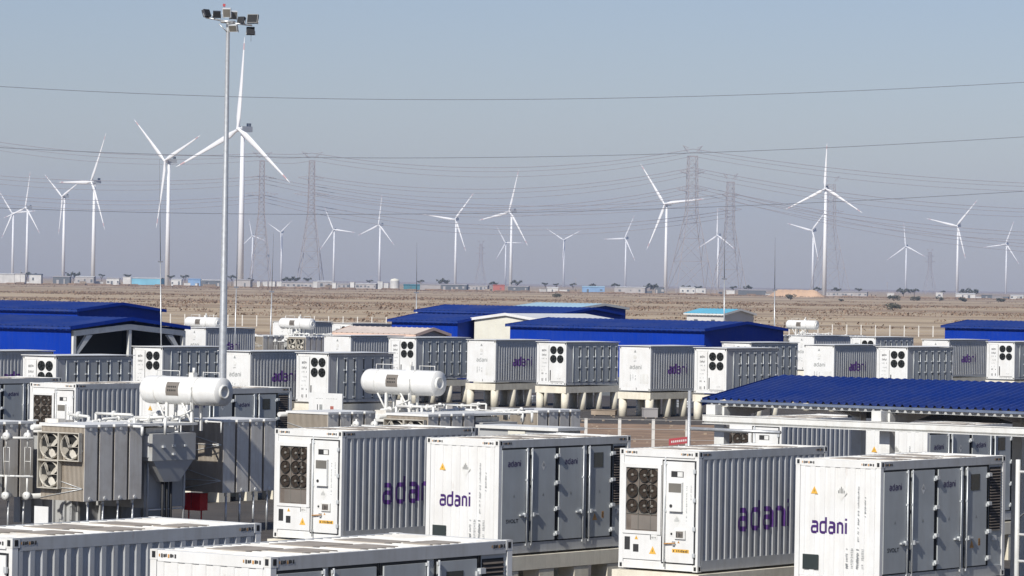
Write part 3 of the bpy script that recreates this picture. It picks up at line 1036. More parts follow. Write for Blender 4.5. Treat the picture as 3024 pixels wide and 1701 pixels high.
# scrub on the plain
def clump_mesh(name, n, rx, ry, h, leaf, mat, seed):
    rnd = random.Random(seed)
    mb = MB()
    for _ in range(n):
        a = rnd.uniform(0, 6.283); r = math.sqrt(rnd.random())
        x, y = math.cos(a) * r * rx, math.sin(a) * r * ry
        z = h * (rnd.random() ** .8) * (1 - .5 * r * r) + leaf * .3
        d = Vector((rnd.uniform(-1, 1), rnd.uniform(-1, 1), rnd.uniform(-.3, 1))).normalized()
        u = d.orthogonal().normalized(); w = d.cross(u)
        s = leaf * rnd.uniform(.5, 1.2)
        c = Vector((x, y, z))
        mb.poly([c - u * s - w * s * .6, c + u * s - w * s * .5, c + u * s * .8 + w * s * .7, c - u * s * .7 + w * s * .6], mat)
    return mb


rnd = random.Random(5)
mb = MB()
def add_clump(mb, X, Y, rx, ry, h, n, leaf, mat):
    for _ in range(n):
        a = rnd.uniform(0, 6.283); r = math.sqrt(rnd.random())
        x, y = X + math.cos(a) * r * rx, Y + math.sin(a) * r * ry
        z = h * (rnd.random() ** .8) * (1 - .5 * r * r) + leaf * .2
        d = Vector((rnd.uniform(-1, 1), rnd.uniform(-1, 1), rnd.uniform(-.2, 1))).normalized()
        u = d.orthogonal().normalized(); w = d.cross(u)
        s = leaf * rnd.uniform(.5, 1.2)
        c = Vector((x, y, z))
        mb.poly([c - u * s - w * s * .6, c + u * s - w * s * .5, c + u * s * .8 + w * s * .7, c - u * s * .7 + w * s * .6], mat)


for _ in range(1050):
    k = rnd.random()
    if k < .30:
        D = rnd.gauss(1830, 55)
    elif k < .58:
        D = rnd.gauss(3420, 110)
    elif k < .68:
        D = rnd.gauss(1330 + 60 * math.sin(rnd.random() * 6), 25)
    else:
        D = 760 * (3400 / 760) ** rnd.random()
    X = rnd.uniform(-.14, .14) * D
    X += 40 * math.sin(X * .013 + D)
    s = rnd.uniform(.3, 1.0) ** 1.5 * 1.6
    add_clump(mb, X, D, 9 * s, 3.0 * s, .55 * s, 34, .17 + .1 * s + D * .00004, 'scrub')
tag(mb.build('scrub'), 'low dry brown scrub scattered over the open plain', 'scrub', kind='stuff')

# a single big bush standing out on the right and smaller ones around
def bush(px, py, D, w, h, label, n=420):
    p = at(px, py, D)
    m_ = MB()
    rr = random.Random(int(px))
    for c in range(7):
        cx, cz = rr.uniform(-.32, .32) * w, rr.uniform(.3, .75) * h
        for _ in range(n // 7):
            v = Vector((rr.gauss(0, 1), rr.gauss(0, 1), rr.gauss(0, 1))).normalized() * rr.uniform(.5, 1)
            c0 = Vector((cx + v.x * w * .22, v.y * w * .25, max(.05, cz + v.z * h * .3)))
            d = Vector((rr.uniform(-1, 1), rr.uniform(-1, 1), rr.uniform(-.2, 1))).normalized()
            u = d.orthogonal().normalized(); ww = d.cross(u); s = w * rr.uniform(.015, .035)
            m_.poly([c0 - u * s - ww * s, c0 + u * s - ww * s, c0 + u * s + ww * s, c0 - u * s + ww * s], 'leaf')
    t = thing('bush', label, 'bush', (p.x, D, 0), 0, 'bushes on the plain')
    m_.build('foliage', t)
    s_ = MB()
    for k in range(4): s_.tube((0, 0, 0), (rr.uniform(-.25, .25) * w, rr.uniform(-.2, .2) * w, h * .5), w * .02, 'bark', 5, w * .008)
    s_.build('stem', t)


for (px, D, w, h, lab) in ((2638, 1500, 6.5, 3.3, 'large dark green bush alone on the plain at right'),
                           (2336, 2600, 8, 4.5, 'bush in front of the sand mound'), (2486, 2450, 5, 1.6, 'low bush right of the sand mound'),
                           (2640, 2700, 10, 4, 'dark bush behind the large lone bush'), (2700, 2750, 9, 3.6, 'dark bush right of the pair behind the lone bush'),
                           (2775, 2750, 6, 4.2, 'upright bush near the right huts'), (2850, 2750, 10, 3.2, 'wide bush below the long white roof at right'),
                           (1642, 2300, 7, 3, 'bush on the plain above the blue sheds'), (2955, 2800, 9, 3, 'bush near the right edge huts')):
    hz = CAMZ / D * 11440 + 834.7 + (px - 1512) * .0159
    bush(px, hz, D, w, h, lab)

# sand mound
p = at(2352, 870, 3350)
sm_ = MB()
rnd2 = random.Random(3)
nx, ny = 26, 8
g = []
for j in range(ny + 1):
    for i in range(nx + 1):
        x = -25 + 50 * i / nx; y = -14 + 28 * j / ny
        e = min(1, (25 - abs(x)) / 9) * min(1, (14 - abs(y)) / 6)
        g.append((x, y, max(0, e) * (6.2 + rnd2.uniform(-.35, .35)) - .05))
i0 = len(sm_.v); sm_.v += g
for j in range(ny):
    for i in range(nx):
        a = j * (nx + 1) + i
        sm_.f.append((a, a + 1, a + nx + 2, a + nx + 1)); sm_.mi.append(sm_.m('sand'))
tag(sm_.build('sand_mound', loc=(p.x, 3350, 0)), 'broad flat-topped mound of pale orange sand on the horizon at right', 'sand mound')

# ------------------------------------------------------------------ sheds
def shed(name, label, eave_left, ze, length, width, rise, wall, roof, verge=None, open_gable=False, over=.25, ribs=True, gable=None):
    """eave_left: near-left corner (ground x, y); ridge along EX, gable ends along SX"""
    t = thing(name, label, 'shed', (eave_left[0], eave_left[1], 0), group=None)
    h = ze
    gable = gable or wall
    nb_ = MB(); nb_.box(0, length, .03, .08, 1.45, h - .1, wall); nb2 = MB(); nb2.box(0, length, .03, .08, 0, 1.449, 'sitedark'); nb2.build('dark_base_band', t)  # dark lower band added so the gaps between the container columns read dark
    if ribs:
        for i in range(int(length / .45)):
            xa = i * .45
            for (a_, b_2, c_, d_) in ((xa, xa + .30, 0, 0), (xa + .30, xa + .34, 0, -.012), (xa + .34, xa + .41, -.012, -.012), (xa + .41, xa + .45, -.012, 0)):
                nb_.poly([(a_, .028 + c_, 1.45), (b_2, .028 + d_, 1.45), (b_2, .028 + d_, h - .1), (a_, .028 + c_, h - .1)], wall)
    nb_.build('front_wall', t)
    bw = MB(); bw.box(0, length, width - .08, width, 0, h - .1, wall); bw.build('back_wall', t)
    lw = MB(); lw.poly([(.0, .08, 0), (.0, width - .08, 0), (.0, width - .08, h - .1), (.0, width / 2, h + rise - .12), (.0, .08, h - .1)], wall); lw.build('left_gable', t)
    if not open_gable:
        g_ = MB(); x = length - .002
        g_.poly([(x, .08, 0), (x, width - .08, 0), (x, width - .08, h - .1), (x, width / 2, h + rise - .12), (x, .08, h - .1)], gable); g_.build('right_gable', t)
    for k, (ya, yb) in enumerate(((-over, width / 2), (width + over, width / 2))):
        za = h - rise / (width / 2) * over
        rs = MB()
        n = int((length + 2 * over) / .5) if ribs else 1
        for i in range(n):
            xa = -over + i * (length + 2 * over) / n; xb = -over + (i + 1) * (length + 2 * over) / n
            w_ = (xb - xa)
            cut = ((xa, xa + w_ * .7, 0, 0), (xa + w_ * .7, xa + w_ * .8, 0, .035), (xa + w_ * .8, xa + w_ * .9, .035, .035), (xa + w_ * .9, xb, .035, 0)) if ribs else ((xa, xb, 0, 0),)
            for (a, b, c, d) in cut:
                rs.poly([(a, ya, za + c), (b, ya, za + d), (b, yb, h + rise + d), (a, yb, h + rise + c)], roof)
        rs.build('roof_slope', t)
        # eave trim
        e = MB(); e.box(-over, length + over, ya - (.03 if k == 0 else -.0), ya + (.0 if k == 0 else .03), za - .16, za - .01, roof if not verge else verge); e.build('eave_trim', t)
    for x in (-over, length + over):
        for s in (0, 1):
            ya, yb = (-over, width / 2) if s == 0 else (width + over, width / 2)
            za = h - rise / (width / 2) * over
            v = MB()
            x0, x1 = (x - .04, x) if x < 0 else (x, x + .04)
            v.poly([(x1, ya, za - .18), (x1, yb, h + rise - .18), (x1, yb, h + rise + .045), (x1, ya, za + .045)], verge or gable)
            v.poly([(x0, ya, za - .18), (x0, yb, h + rise - .18), (x0, yb, h + rise + .045), (x0, ya, za + .045)], verge or gable)
            v.build('verge_trim', t)
    return t


def gpt(px, D):
    u = (px - 1512 + (834.7 - 834.7)) / 11440
    return (u * D, D)


def back_from(p, d, s=0.0):
    """ground point d metres against EX from p and s along SX"""
    return (p[0] - EX.x * d + SX.x * s, p[1] - EX.y * d + SX.y * s)


# left complex
nr = gpt(207, 290)
shed('blue_shed', 'rear blue shed at the left edge with dark blue gable', (nr[0] - 32.5 + 0 + 0 * 1 - nr[0] - .8 * 30 + 0, 290 + .6 * 30), 6.0, 30, 9.4, .5, 'bluewall', 'blueroof')
front = shed('open_blue_shed', 'large blue shed at left with open gable, white portal frame and dark inside', back_from((-27.3, 240), 26), 5.36, 26, 10.6, .55, 'bluewall', 'blueroof', open_gable=True)
# portal frame
for xx in (26.05, 19.5):
    f = MB()
    w_, h_, r_ = 10.6, 5.1, .5
    f.box(xx - .12, xx + .12, .1, .35, 0, h_ - .35, 'white2'); f.build('portal_post', front)
    f = MB(); f.box(xx - .12, xx + .12, w_ - .35, w_ - .1, 0, h_ - .35, 'white2'); f.build('portal_post', front)
    f = MB(); f.box(xx - .1, xx + .1, w_ / 2 - .12, w_ / 2 + .12, 0, h_ + r_ - .46, 'white2'); f.build('middle_post', front)
    for (ya, yb) in ((.1, w_ / 2 - .0), (w_ - .1, w_ / 2)):
        f = MB()
        for x2 in (xx - .12, xx + .12):
            f.poly([(x2, ya, h_ - .36), (x2, yb, h_ + r_ - .44), (x2, yb, h_ + r_ - .1), (x2, ya, h_ - .02)], 'white2')
        f.poly([(xx - .12, ya, h_ - .36), (xx + .12, ya, h_ - .36), (xx + .12, yb, h_ + r_ - .44), (xx - .12, yb, h_ + r_ - .44)], 'white2')
        f.build('rafter', front)
        f = MB(); s = 1 if ya < 1 else -1
        for x2 in (xx - .1, xx + .1):
            f.poly([(x2, ya + s * .2, h_ - 1.5), (x2, ya + s * .45, h_ - 1.5), (x2, ya + s * 1.75, h_ - .28), (x2, ya + s * 1.2, h_ - .3)], 'white2')
        f.build('knee_brace', front)
f = MB(); f.box(20.6, 20.68, .1, 10.5, 0, 5.3, 'sitedark'); f.build('shade_backing', front)  # dark sheet added across the shed to stand in for its unlit interior
f = MB(); f.box(20.7, 26, .085, .10, 0, 5.2, 'sitedark'); f.build('shade_lining', front)  # dark linings added to deepen the interior shade
f = MB(); f.box(20.7, 26, 10.50, 10.515, 0, 5.2, 'sitedark'); f.build('shade_lining', front)
for k in range(6):
    f = MB(); y = .9 + k * 1.75
    z = 5.36 + .55 * (1 - abs(y - 5.3) / 5.3)
    f.box(25.8, 26.2, y - .04, y + .04, z - .16, z - .07, 'white2'); f.build('purlin_end', front)

# middle complex
shed('blue_shed', 'long blue shed left of the cream building', (-9.93, 321), 5.3, 6.9, 7.4, .5, 'bluewall', 'blueroof')
shed('blue_shed', 'rear blue shed with dark gable behind the cream building', (-8.47, 350), 5.9, 16.2, 8.8, .5, 'bluewall', 'blueroof')
q0 = gpt(1700, 364)
shed('pale_roofed_shed', 'shed with pale blue roof and white verge rising behind the blue sheds', back_from(q0, 7.0), 6.28, 7.5, 7.5, .36, 'bluewall', 'palecyan', verge='white2')
# cream building: sunlit end faces the camera, ridge runs away
wb = thing('cream_building', 'cream white metal building with shallow gable between the blue sheds', 'building', (*gpt(1403, 318), 0))
wd, hh, rs_, ln = 6.6, 5.58, .42, 11
b = MB(); b.box(.0, wd, 0, .08, 0, hh - .12, 'creamwall'); b.poly([(0, 0, hh - .12), (wd, 0, hh - .12), (wd / 2, 0, hh + rs_ - .12)], 'creamwall'); b.build('front_wall', wb)
b = MB(); b.box(.0, .08, .081, ln, 0, hh - .12, 'creamwall'); b.build('side_wall', wb)
b = MB(); b.box(wd - .08, wd, .081, ln, 0, hh - .12, 'creamwall'); b.build('side_wall', wb)
for (a, c) in ((-.25, wd / 2), (wd + .25, wd / 2)):
    b = MB(); b.poly([(a, -.2, hh - .03), (c, -.2, hh + rs_), (c, ln, hh + rs_), (a, ln, hh - .03)], 'white'); b.build('roof_slope', wb)
    b = MB(); b.poly([(a, -.22, hh - .22), (c, -.22, hh + rs_ - .19), (c, -.22, hh + rs_ + .03), (a, -.22, hh)], 'white'); b.build('verge_trim', wb)
for k in range(1, 9):
    b = MB(); b.box(k * wd / 9 - .01, k * wd / 9 + .01, -.012, -.001, 0, hh - .15, 'creamwall'); b.build('sheet_seam', wb)

cr = gpt(2082, 290)
shed('blue_shed', 'longest blue shed in the centre with dark right gable', back_from((14.45, 290), 18.2), 5.28, 18.2, 10.9, .52, 'bluewall', 'blueroof')
shed('blue_shed', 'blue shed cut by the right edge behind the containers', (38.6, 345), 5.3, 22, 9, .5, 'bluewall', 'blueroof')
# small teal roofed house
th_ = shed('teal_roofed_house', 'small white house with teal roof beyond the blue sheds', back_from(gpt(2139, 430), 5.0), 5.45, 5.0, 6.0, .5, 'sitewhite', 'teal', verge='white2', gable='sitewhite')
for x in (1.0, 3.3):
    w = MB(); w.box(x, x + .5, -.02, -.001, 4.0, 4.75, 'sitedark'); w.build('window', th_)
# peach shed
ps = shed('peach_shed', 'small shed with peach coloured ribbed roof behind the centre containers', back_from((-7.17, 290), 7.6), 4.57, 7.6, 3.8, .42, 'creamwall', 'peachroof', verge='peach', gable='sitegrey')  # grey gable: the shade on the cream end is put into its colour
b = MB(); b.box(-.1, 7.7, -.36, -.29, 4.05, 4.38, 'peach'); b.build('fascia', ps)
b = MB(); b.box(-.1, 7.7, -.37, -.362, 4.18, 4.24, 'sitered'); b.build('fascia_stripe', ps)

# ------------------------------------------------------------------ blue canopy front right
cx, cy = 5.45, 107.85
cn = thing('blue_canopy', 'open canopy with ribbed blue roof on white posts at right', 'canopy', (cx, cy, 0))
CL, CW, ze, rz = 30.0, 7.4, 5.36, .58
for k, (ya, yb) in enumerate(((-.15, CW / 2), (CW + .15, CW / 2))):
    rs = MB(); n = 120
    for i in range(n):
        xa = i * CL / n; w_ = CL / n
        for (a, b, c, d) in ((xa, xa + w_ * .55, 0, 0), (xa + w_ * .55, xa + w_ * .68, 0, .06), (xa + w_ * .68, xa + w_ * .87, .06, .06), (xa + w_ * .87, xa + w_, .06, 0)):
            rs.poly([(a, ya, ze + c - .02), (b, ya, ze + d - .02), (b, yb, ze + rz + d), (a, yb, ze + rz + c)], 'blueroof')
    rs.build('roof_sheet', cn)
rfc = MB(); rfc.box(0, CL, CW + .05, CW + .08, 4.70, ze - .12, 'sitedark'); rfc.build('shade_strip', cn)  # dark strip added, standing in for the shaded depth under the roof
gt = MB(); gt.box(-.05, CL, -.19, -.155, ze - .10, ze - .03, 'gutter'); gt.build('gutter', cn)
vg = MB(); vg.poly([(-.03, -.15, ze - .2), (-.03, CW / 2, ze + rz - .16), (-.03, CW / 2, ze + rz + .04), (-.03, -.15, ze + .03)], 'blueroof'); vg.build('verge_trim', cn)
for j, y in enumerate((.1, 1.3, 2.5, 3.6, 4.9, 6.1, 7.2)):
    z = ze + rz * (1 - abs(y - CW / 2) / (CW / 2)) - .14
    p_ = MB(); p_.box(0, CL, y - .04, y + .04, z - .07, z + .06, 'side'); p_.build('purlin', cn)
for k in range(6):
    x = .55 + k * 5.35
    for y in (.0, CW - .2):
        p_ = MB(); p_.box(x - .16, x + .16, y - .14, y + .14, 0, ze - .21, 'white2'); p_.build('post', cn)
    for (ya, yb) in ((.14, CW / 2), (CW - .34, CW / 2)):
        rf = MB()
        for x2 in (x - .09, x + .09):
            rf.poly([(x2, ya, ze - .62), (x2, yb, ze + rz - .62), (x2, yb, ze + rz - .24), (x2, ya, ze - .26)], 'white2')
        rf.poly([(x - .09, ya, ze - .62), (x + .09, ya, ze - .62), (x + .09, yb, ze + rz - .62), (x - .09, yb, ze + rz - .62)], 'white2')
        rf.build('rafter', cn)
    br = MB(); br.tube((x + .1, -.1, 3.4), (x + 1.4, -.05, 2.5), .022, 'steel', 6); br.build('brace_rod', cn)
    br = MB(); br.tube((x - .1, -.1, 3.4), (x - 1.3, -.05, 2.5), .022, 'steel', 6); br.build('brace_rod', cn)
    st_ = MB(); st_.box(x - .2, x + .1, -.5, -.14, ze - .42, ze - .15, 'white2'); st_.build('beam_bracket', cn)
bm_ = MB()
bz = 4.93
bm_.box(.3, CL, -.62, -.40, bz - .02, bz, 'white2'); bm_.box(.3, CL, -.53, -.50, bz - .22, bz - .0205, 'white2'); bm_.box(.3, CL, -.62, -.40, bz - .24, bz - .2205, 'white2')
bm_.box(.3, CL, -.60, -.535, bz - .17, bz - .0205, 'white2')
bm_.build('crane_beam', cn)

# grey frame at the left end of the canopy
fr = thing('pipe_gantry', 'thin grey pipe frame at the left end of the blue canopy', 'frame', (4.95, 106.9, 0))
b = MB(); b.tube((0, 0, 0), (0, 0, 5.6), .045, 'steel', 8); b.build('upright', fr)
b = MB(); b.tube((0.05, 0, 4.55), (3.0, 0, 4.55), .05, 'steel', 8); b.build('crossbar', fr)

# ------------------------------------------------------------------ transformers
def radiator_mesh(wx=1.9, dy=.585, hz=2.35, n=34):
    mb = MB()
    for k in range(n):
        x = -wx + (k + .5) * wx / n
        mb.box(x - .013, x + .013, 0, dy, .0, hz, 'fins')
    mb.box(-.012, 0, 0, dy, 0, hz, 'radiator')
    return mb.mesh('radiator_fins')


def header_mesh(wx=1.9, hz=2.35):
    mb = MB()
    mb.tube((-wx - .15, .26, 0), (.03, .26, 0), .055, 'white2', 8)
    return mb.mesh('header_pipe')


RM = radiator_mesh()
HM = header_mesh()


def big_fan_mesh(r=.42):
    mb = MB()
    d = .16
    s = r * 1.08
    for (a, b, c, e) in ((-s, s, s - .03, s), (-s, s, -s, -s + .03), (-s, -s + .03, -s + .03, s - .03), (s - .03, s, -s + .03, s - .03)):
        mb.box(a, b, -d, 0, c, e, 'fanbeige')
    mb.lathe([(0, r), (-.1, r * 1.0), (-.1, r * .96), (0, r * .94)], (0, 0, 0), (0, 1, 0), 'fanbeige', 20)
    mb.poly([(r * math.cos(2 * math.pi * k / 16), -.004, r * math.sin(2 * math.pi * k / 16)) for k in range(16)], 'fanring')
    mb.lathe([(-.14, 0), (-.14, r * .18), (-.02, r * .22)], (0, 0, 0), (0, 1, 0), 'fanhub', 10)
    for k in range(4):
        a = 2 * math.pi * k / 4 + .4
        p = [(r * rr * math.cos(a + da), yy, r * rr * math.sin(a + da)) for (rr, da, yy) in ((.2, -.3, -.1), (.6, -.35, -.12), (.92, -.1, -.11), (.92, .35, -.04), (.55, .45, -.03), (.2, .4, -.04))]
        mb.poly(p, 'fanbeige')
    for k in range(3):
        a = 2 * math.pi * k / 3
        mb.tube((0, -.15, 0), (r * math.cos(a), -.11, r * math.sin(a)), .01, 'fanbeige', 4)
    return mb.mesh('cooling_fan')


BF = big_fan_mesh()


def transformer(label, loc, cons_e, cons_s, fans_on, seed, rc=True):
    t = thing('power_transformer', label, 'transformer', loc, group='power transformers with radiator banks')
    rn = random.Random(seed)
    banks = [(0, 0, 4, 3), (-.57, 7.32, 4, 0)] + ([(-3.2, -1.7, 4, 0)] if rc else [])
    z0 = 1.34
    for bi, (e, s, n, nf) in enumerate(banks):
        for k in range(n):
            y = s + k * .70
            r = inst('radiator', RM, t, (e, y, z0))
            for zz in (z0 + .08, z0 + 2.35 - .06):
                inst('header_pipe', HM, r, (0, 0, zz - z0))
            cp = MB(); cp.box(-1.95, .03, -.03, .56, 2.352, 2.43, 'white'); cp.build('top_cap', r)
            dr = MB(); dr.tube((-.1, .26, -.12), (-.1, .26, -.001), .05, 'white2', 8); dr.build('drain_valve', r)
            lg = MB(); lg.tube((e - .08, y + .26, 0), (e - .08, y + .26, z0 - .12), .035, 'steel', 8); lg.build('support_leg', t)
        # bracing on the first face
        for (za, zb, zc) in ((.0, .40, .80), (1.2, 1.6, 2.0)):
            b_ = MB()
            b_.tube((e - 1.88, s - .02, z0 + za + .06), (e - .06, s - .02, z0 + zb), .012, 'rod', 5)
            b_.build('brace', t)
            b_ = MB(); b_.tube((e - 1.88, s - .02, z0 + zc), (e - .06, s - .02, z0 + zb), .012, 'rod', 5); b_.build('brace', t)
            b_ = MB(); b_.tube((e - 1.88, s - .022, z0 + zb), (e - .06, s - .022, z0 + zb), .012, 'rod', 5); b_.build('brace', t)
        # collecting pipes behind the bank
        for zz in (z0 + .08, z0 + 2.29):
            b_ = MB(); b_.tube((e - 2.12, s - .2, zz), (e - 2.12, s + n * .70 + .3, zz), .09, 'white2', 10); b_.build('collector_pipe', t)
        if nf:
            for (fx, fz) in ((-1.42, 1.72), (-.52, 1.72), (-1.42, .82)) if fans_on == 0 else ((-1.42, 1.78), (-.5, 1.78)):
                inst('cooling_fan', BF, t, (e + fx, s - .04, z0 + fz))
    # main tank
    b_ = MB(); b_.box(-5.2, -2.6, 2.2, 7.0, .35, 3.35, 'tank'); tk = b_.build('main_tank', t)
    for k in range(5):
        r_ = MB(); r_.box(-2.6, -2.5, 2.4 + k * 1.05, 2.5 + k * 1.05, .4, 3.2, 'tank'); r_.build('stiffener', tk)
        r_ = MB(); r_.box(-4.9 + k * .5, -4.82 + k * .5, 2.1, 2.199, .4, 3.2, 'tank'); r_.build('stiffener', tk)
    b_ = MB(); b_.box(-5.35, -2.45, 2.05, 7.15, 3.351, 3.45, 'white2'); b_.build('tank_cover', t)
    # bridge tank towards the cable box
    b_ = MB(); b_.box(-2.45, -.35, 3.2, 5.2, 1.0, 3.30, 'tank'); b_.build('side_tank', t)
    # cable box with hopper
    b_ = MB(); b_.box(-.55, .12, 3.05, 5.15, 2.55, 3.42, 'tank'); b_.build('cable_box', t)
    b_ = MB(); b_.box(-.55, -.02, 3.02, 3.05, 2.66, 3.36, 'white'); b_.build('box_lit_face', t)  # white plate puts the sunlit sliver of the grey box into colour
    h_ = MB()
    a0, a1, b0, b1 = (3.12, 5.08, 3.75, 4.5)
    top = [(-.5, a0, 2.549), (.10, a0, 2.549), (.10, a1, 2.549), (-.5, a1, 2.549)]
    bot = [(-.35, b0, 1.85), (.02, b0, 1.85), (.02, b1, 1.85), (-.35, b1, 1.85)]
    for k in range(4):
        h_.poly([top[k], top[(k + 1) % 4], bot[(k + 1) % 4], bot[k]], 'tank')
    h_.poly(bot, 'tank')
    h_.build('hopper', t)
    for (y, z) in ((3.55, 3.0), (4.05, 3.02), (4.6, 3.02), (4.05, 2.75)):
        b_ = MB(); b_.box(.121, .2, y - .05, y + .05, z - .03, z + .04, 'rod'); b_.build('box_latch', t)
    for y in (3.2, 4.95):
        b_ = MB(); b_.tube((-.2, y, 0), (-.2, y, 2.5), .04, 'tank', 8); b_.build('box_post', t)
    b_ = MB(); b_.tube((-.2, 3.2, .95), (-.2, 4.95, .95), .025, 'rod', 6); b_.build('post_tie', t)
    for k in range(3):
        b_ = MB(); b_.tube((-.18, 3.9 + k * .2, 0), (-.18, 3.9 + k * .2, 1.86), .05, 'ink', 8); b_.build('power_cable', t)
    # conservator
    cr_, cl = .466, 3.45
    zc = 4.76
    c_ = MB()
    c_.lathe([(-cl, .02), (-cl, .2), (-cl + .04, cr_ * .75), (-cl + .15, cr_ * .96), (-cl + .25, cr_), (-.04, cr_), (0, cr_ * .99), (0.001, .001)], (cons_e, cons_s, zc), (1, 0, 0), 'white', 28)
    cv = c_.build('oil_conservator', t)
    r_ = MB(); r_.lathe([(0, .24), (.07, .24), (.07, .17), (.02, .16), (.02, .001)], (cons_e, cons_s, zc), (1, 0, 0), 'white2', 18); r_.build('end_flange', cv)
    for o in (-cl * .78, -cl * .28):
        r_ = MB(); r_.lathe([(-.02, cr_ + .004), (-.02, cr_ + .02), (.02, cr_ + .02), (.02, cr_ + .004)], (cons_e + o, cons_s, zc), (1, 0, 0), 'white2', 24); r_.build('strap', cv)
    pl_ = MB()
    pw = .36
    a = -.12
    for k in range(4):
        a0_ = -.55 + k * .25; a1_ = a0_ + .25
        f_ = lambda aa, rr: (cons_s - math.cos(aa) * rr, zc + math.sin(aa) * rr)
        (ya, za), (yb, zb_) = f_(a0_ + .2, cr_ + .006), f_(a1_ + .2, cr_ + .006)
        pl_.poly([(cons_e - cl * .62, ya, za), (cons_e - cl * .62 + .55, ya, za), (cons_e - cl * .62 + .55, yb, zb_), (cons_e - cl * .62, yb, zb_)], 'grey')
        if k in (1, 2):
            for j in range(5):
                x_ = cons_e - cl * .62 + .08 + j * .08
                ym, zm = f_((a0_ + a1_) / 2 + .2, cr_ + .012)
                pl_.poly([(x_, ym, zm - .03), (x_ + .05, ym, zm - .03), (x_ + .05, ym, zm + .03), (x_, ym, zm + .03)], 'ink')
    pl_.build('name_plate', cv)
    rl = MB()
    zt_ = zc + cr_
    xs_ = [cons_e - cl + .5, cons_e - cl + 1.5, cons_e - .9, cons_e - .2]
    for x_ in xs_: rl.tube((x_, cons_s, zt_ - .02), (x_, cons_s, zt_ + .18), .014, 'white2', 5)
    rl.tube((xs_[0], cons_s, zt_ + .18), (xs_[1], cons_s, zt_ + .18), .014, 'white2', 5); rl.tube((xs_[2], cons_s, zt_ + .16), (xs_[3], cons_s, zt_ + .16), .014, 'white2', 5)
    rl.build('top_rail', cv)
    vv = MB(); vv.box(cons_e - cl * .42, cons_e - cl * .42 + .2, cons_s - .1, cons_s + .1, zt_ - .02, zt_ + .14, 'white2'); vv.tube((cons_e - cl * .38, cons_s, zt_ + .1), (cons_e - cl * .38, cons_s, zt_ + .3), .05, 'white2'); vv.build('breather_cap', cv)
    pp = MB(); xx = cons_e - cl * .3
    pp.path([(xx, cons_s - .1, zt_), (xx + .04, cons_s - cr_ - .05, zc + .1), (xx + .04, cons_s - cr_ - .02, zc - .35), (xx - .1, cons_s - .3, zc - .62), (xx - .7, cons_s - .2, zc - .85)], .022, 'white2'); pp.build('breather_pipe', cv)
    for o in (-cl * .66, -cl * .34):
        for sgn in (-1, 1):
            b_ = MB(); b_.box(cons_e + o - .05, cons_e + o + .05, cons_s + sgn * .22 - .04, cons_s + sgn * .22 + .04, 3.45, zc - cr_ * .86, 'white2'); b_.build('conservator_leg', t)
        b_ = MB(); b_.tube((cons_e + o, cons_s - .22, 3.7), (cons_e + o - .45, cons_s - .22, zc - cr_ * .8), .035, 'white2', 6); b_.build('leg_brace', t)
    # pipework and fittings on the cover
    for k in range(6):
        x_, y_ = rn.uniform(-4.9, -2.7), rn.uniform(2.4, 6.8)
        b_ = MB()
        h2 = rn.uniform(.06, .28)
        b_.tube((x_, y_, 3.451), (x_, y_, 3.45 + h2), rn.uniform(.06, .14), 'white2', 10)
        b_.box(x_ - .12, x_ + .12, y_ - .12, y_ + .12, 3.45 + h2, 3.50 + h2, 'white2')
        b_.build('turret', t)
    b_ = MB(); b_.path([(cons_e - cl * .5, cons_s, zc - cr_ + .05), (cons_e - cl * .5, cons_s, 3.85), (cons_e - cl * .5 - .5, cons_s, 3.75), (-3.6, 4.4, 3.65), (-3.6, 4.4, 3.46)], .05, 'white2', 8); b_.build('oil_pipe', t)
    b_ = MB(); b_.box(cons_e - cl * .5 - .16, cons_e - cl * .5 + .16, cons_s - .14, cons_s + .14, 3.85, 4.1, 'white2'); b_.build('gas_relay', t)
    b_ = MB(); b_.box(-2.4, -.2, 2.4, 5.6, 3.66, 3.74, 'white2'); b_.build('cable_tray', t)
    for k in range(16):
        x_, y_ = rn.uniform(-5.0, -.4), rn.uniform(1.6, 7.0)
        z_ = 3.5 + rn.uniform(.05, .45)
        ln_ = rn.uniform(.5, 1.8)
        dx, dy_ = ((1, 0), (0, 1), (1, 0))[k % 3]
        b_ = MB()
        rr_ = rn.choice((.025, .035, .05))
        b_.path([(x_, y_, 3.45), (x_, y_, z_), (x_ + dx * ln_, y_ + dy_ * ln_, z_ + rn.uniform(-.05, .05)), (x_ + dx * ln_, y_ + dy_ * ln_, 3.40)], rr_, 'white2', 7)
        b_.build('pipe', t)
        b_ = MB(); b_.lathe([(-.04, .001), (-.04, rr_ * 2.4), (.04, rr_ * 2.4), (.04, .001)], (x_ + dx * ln_ * .5, y_ + dy_ * ln_ * .5, z_), (dx, dy_, 0), 'white2', 10); b_.build('flange', t)
    for k in range(7):
        x_, y_ = rn.uniform(-4.8, -2.7), rn.uniform(2.4, 6.8)
        b_ = MB(); w_ = rn.uniform(.15, .4)
        b_.box(x_ - w_, x_ + w_, y_ - w_ * .6, y_ + w_ * .6, 3.452, 3.46 + rn.uniform(.1, .35), rn.choice(('white2', 'tank', 'radiator'))); b_.build('junction_box', t)
    b_ = MB(); b_.box(-2.3, -.4, 3.3, 4.7, 3.431, 3.6, 'radiator'); b_.build('bus_duct', t)
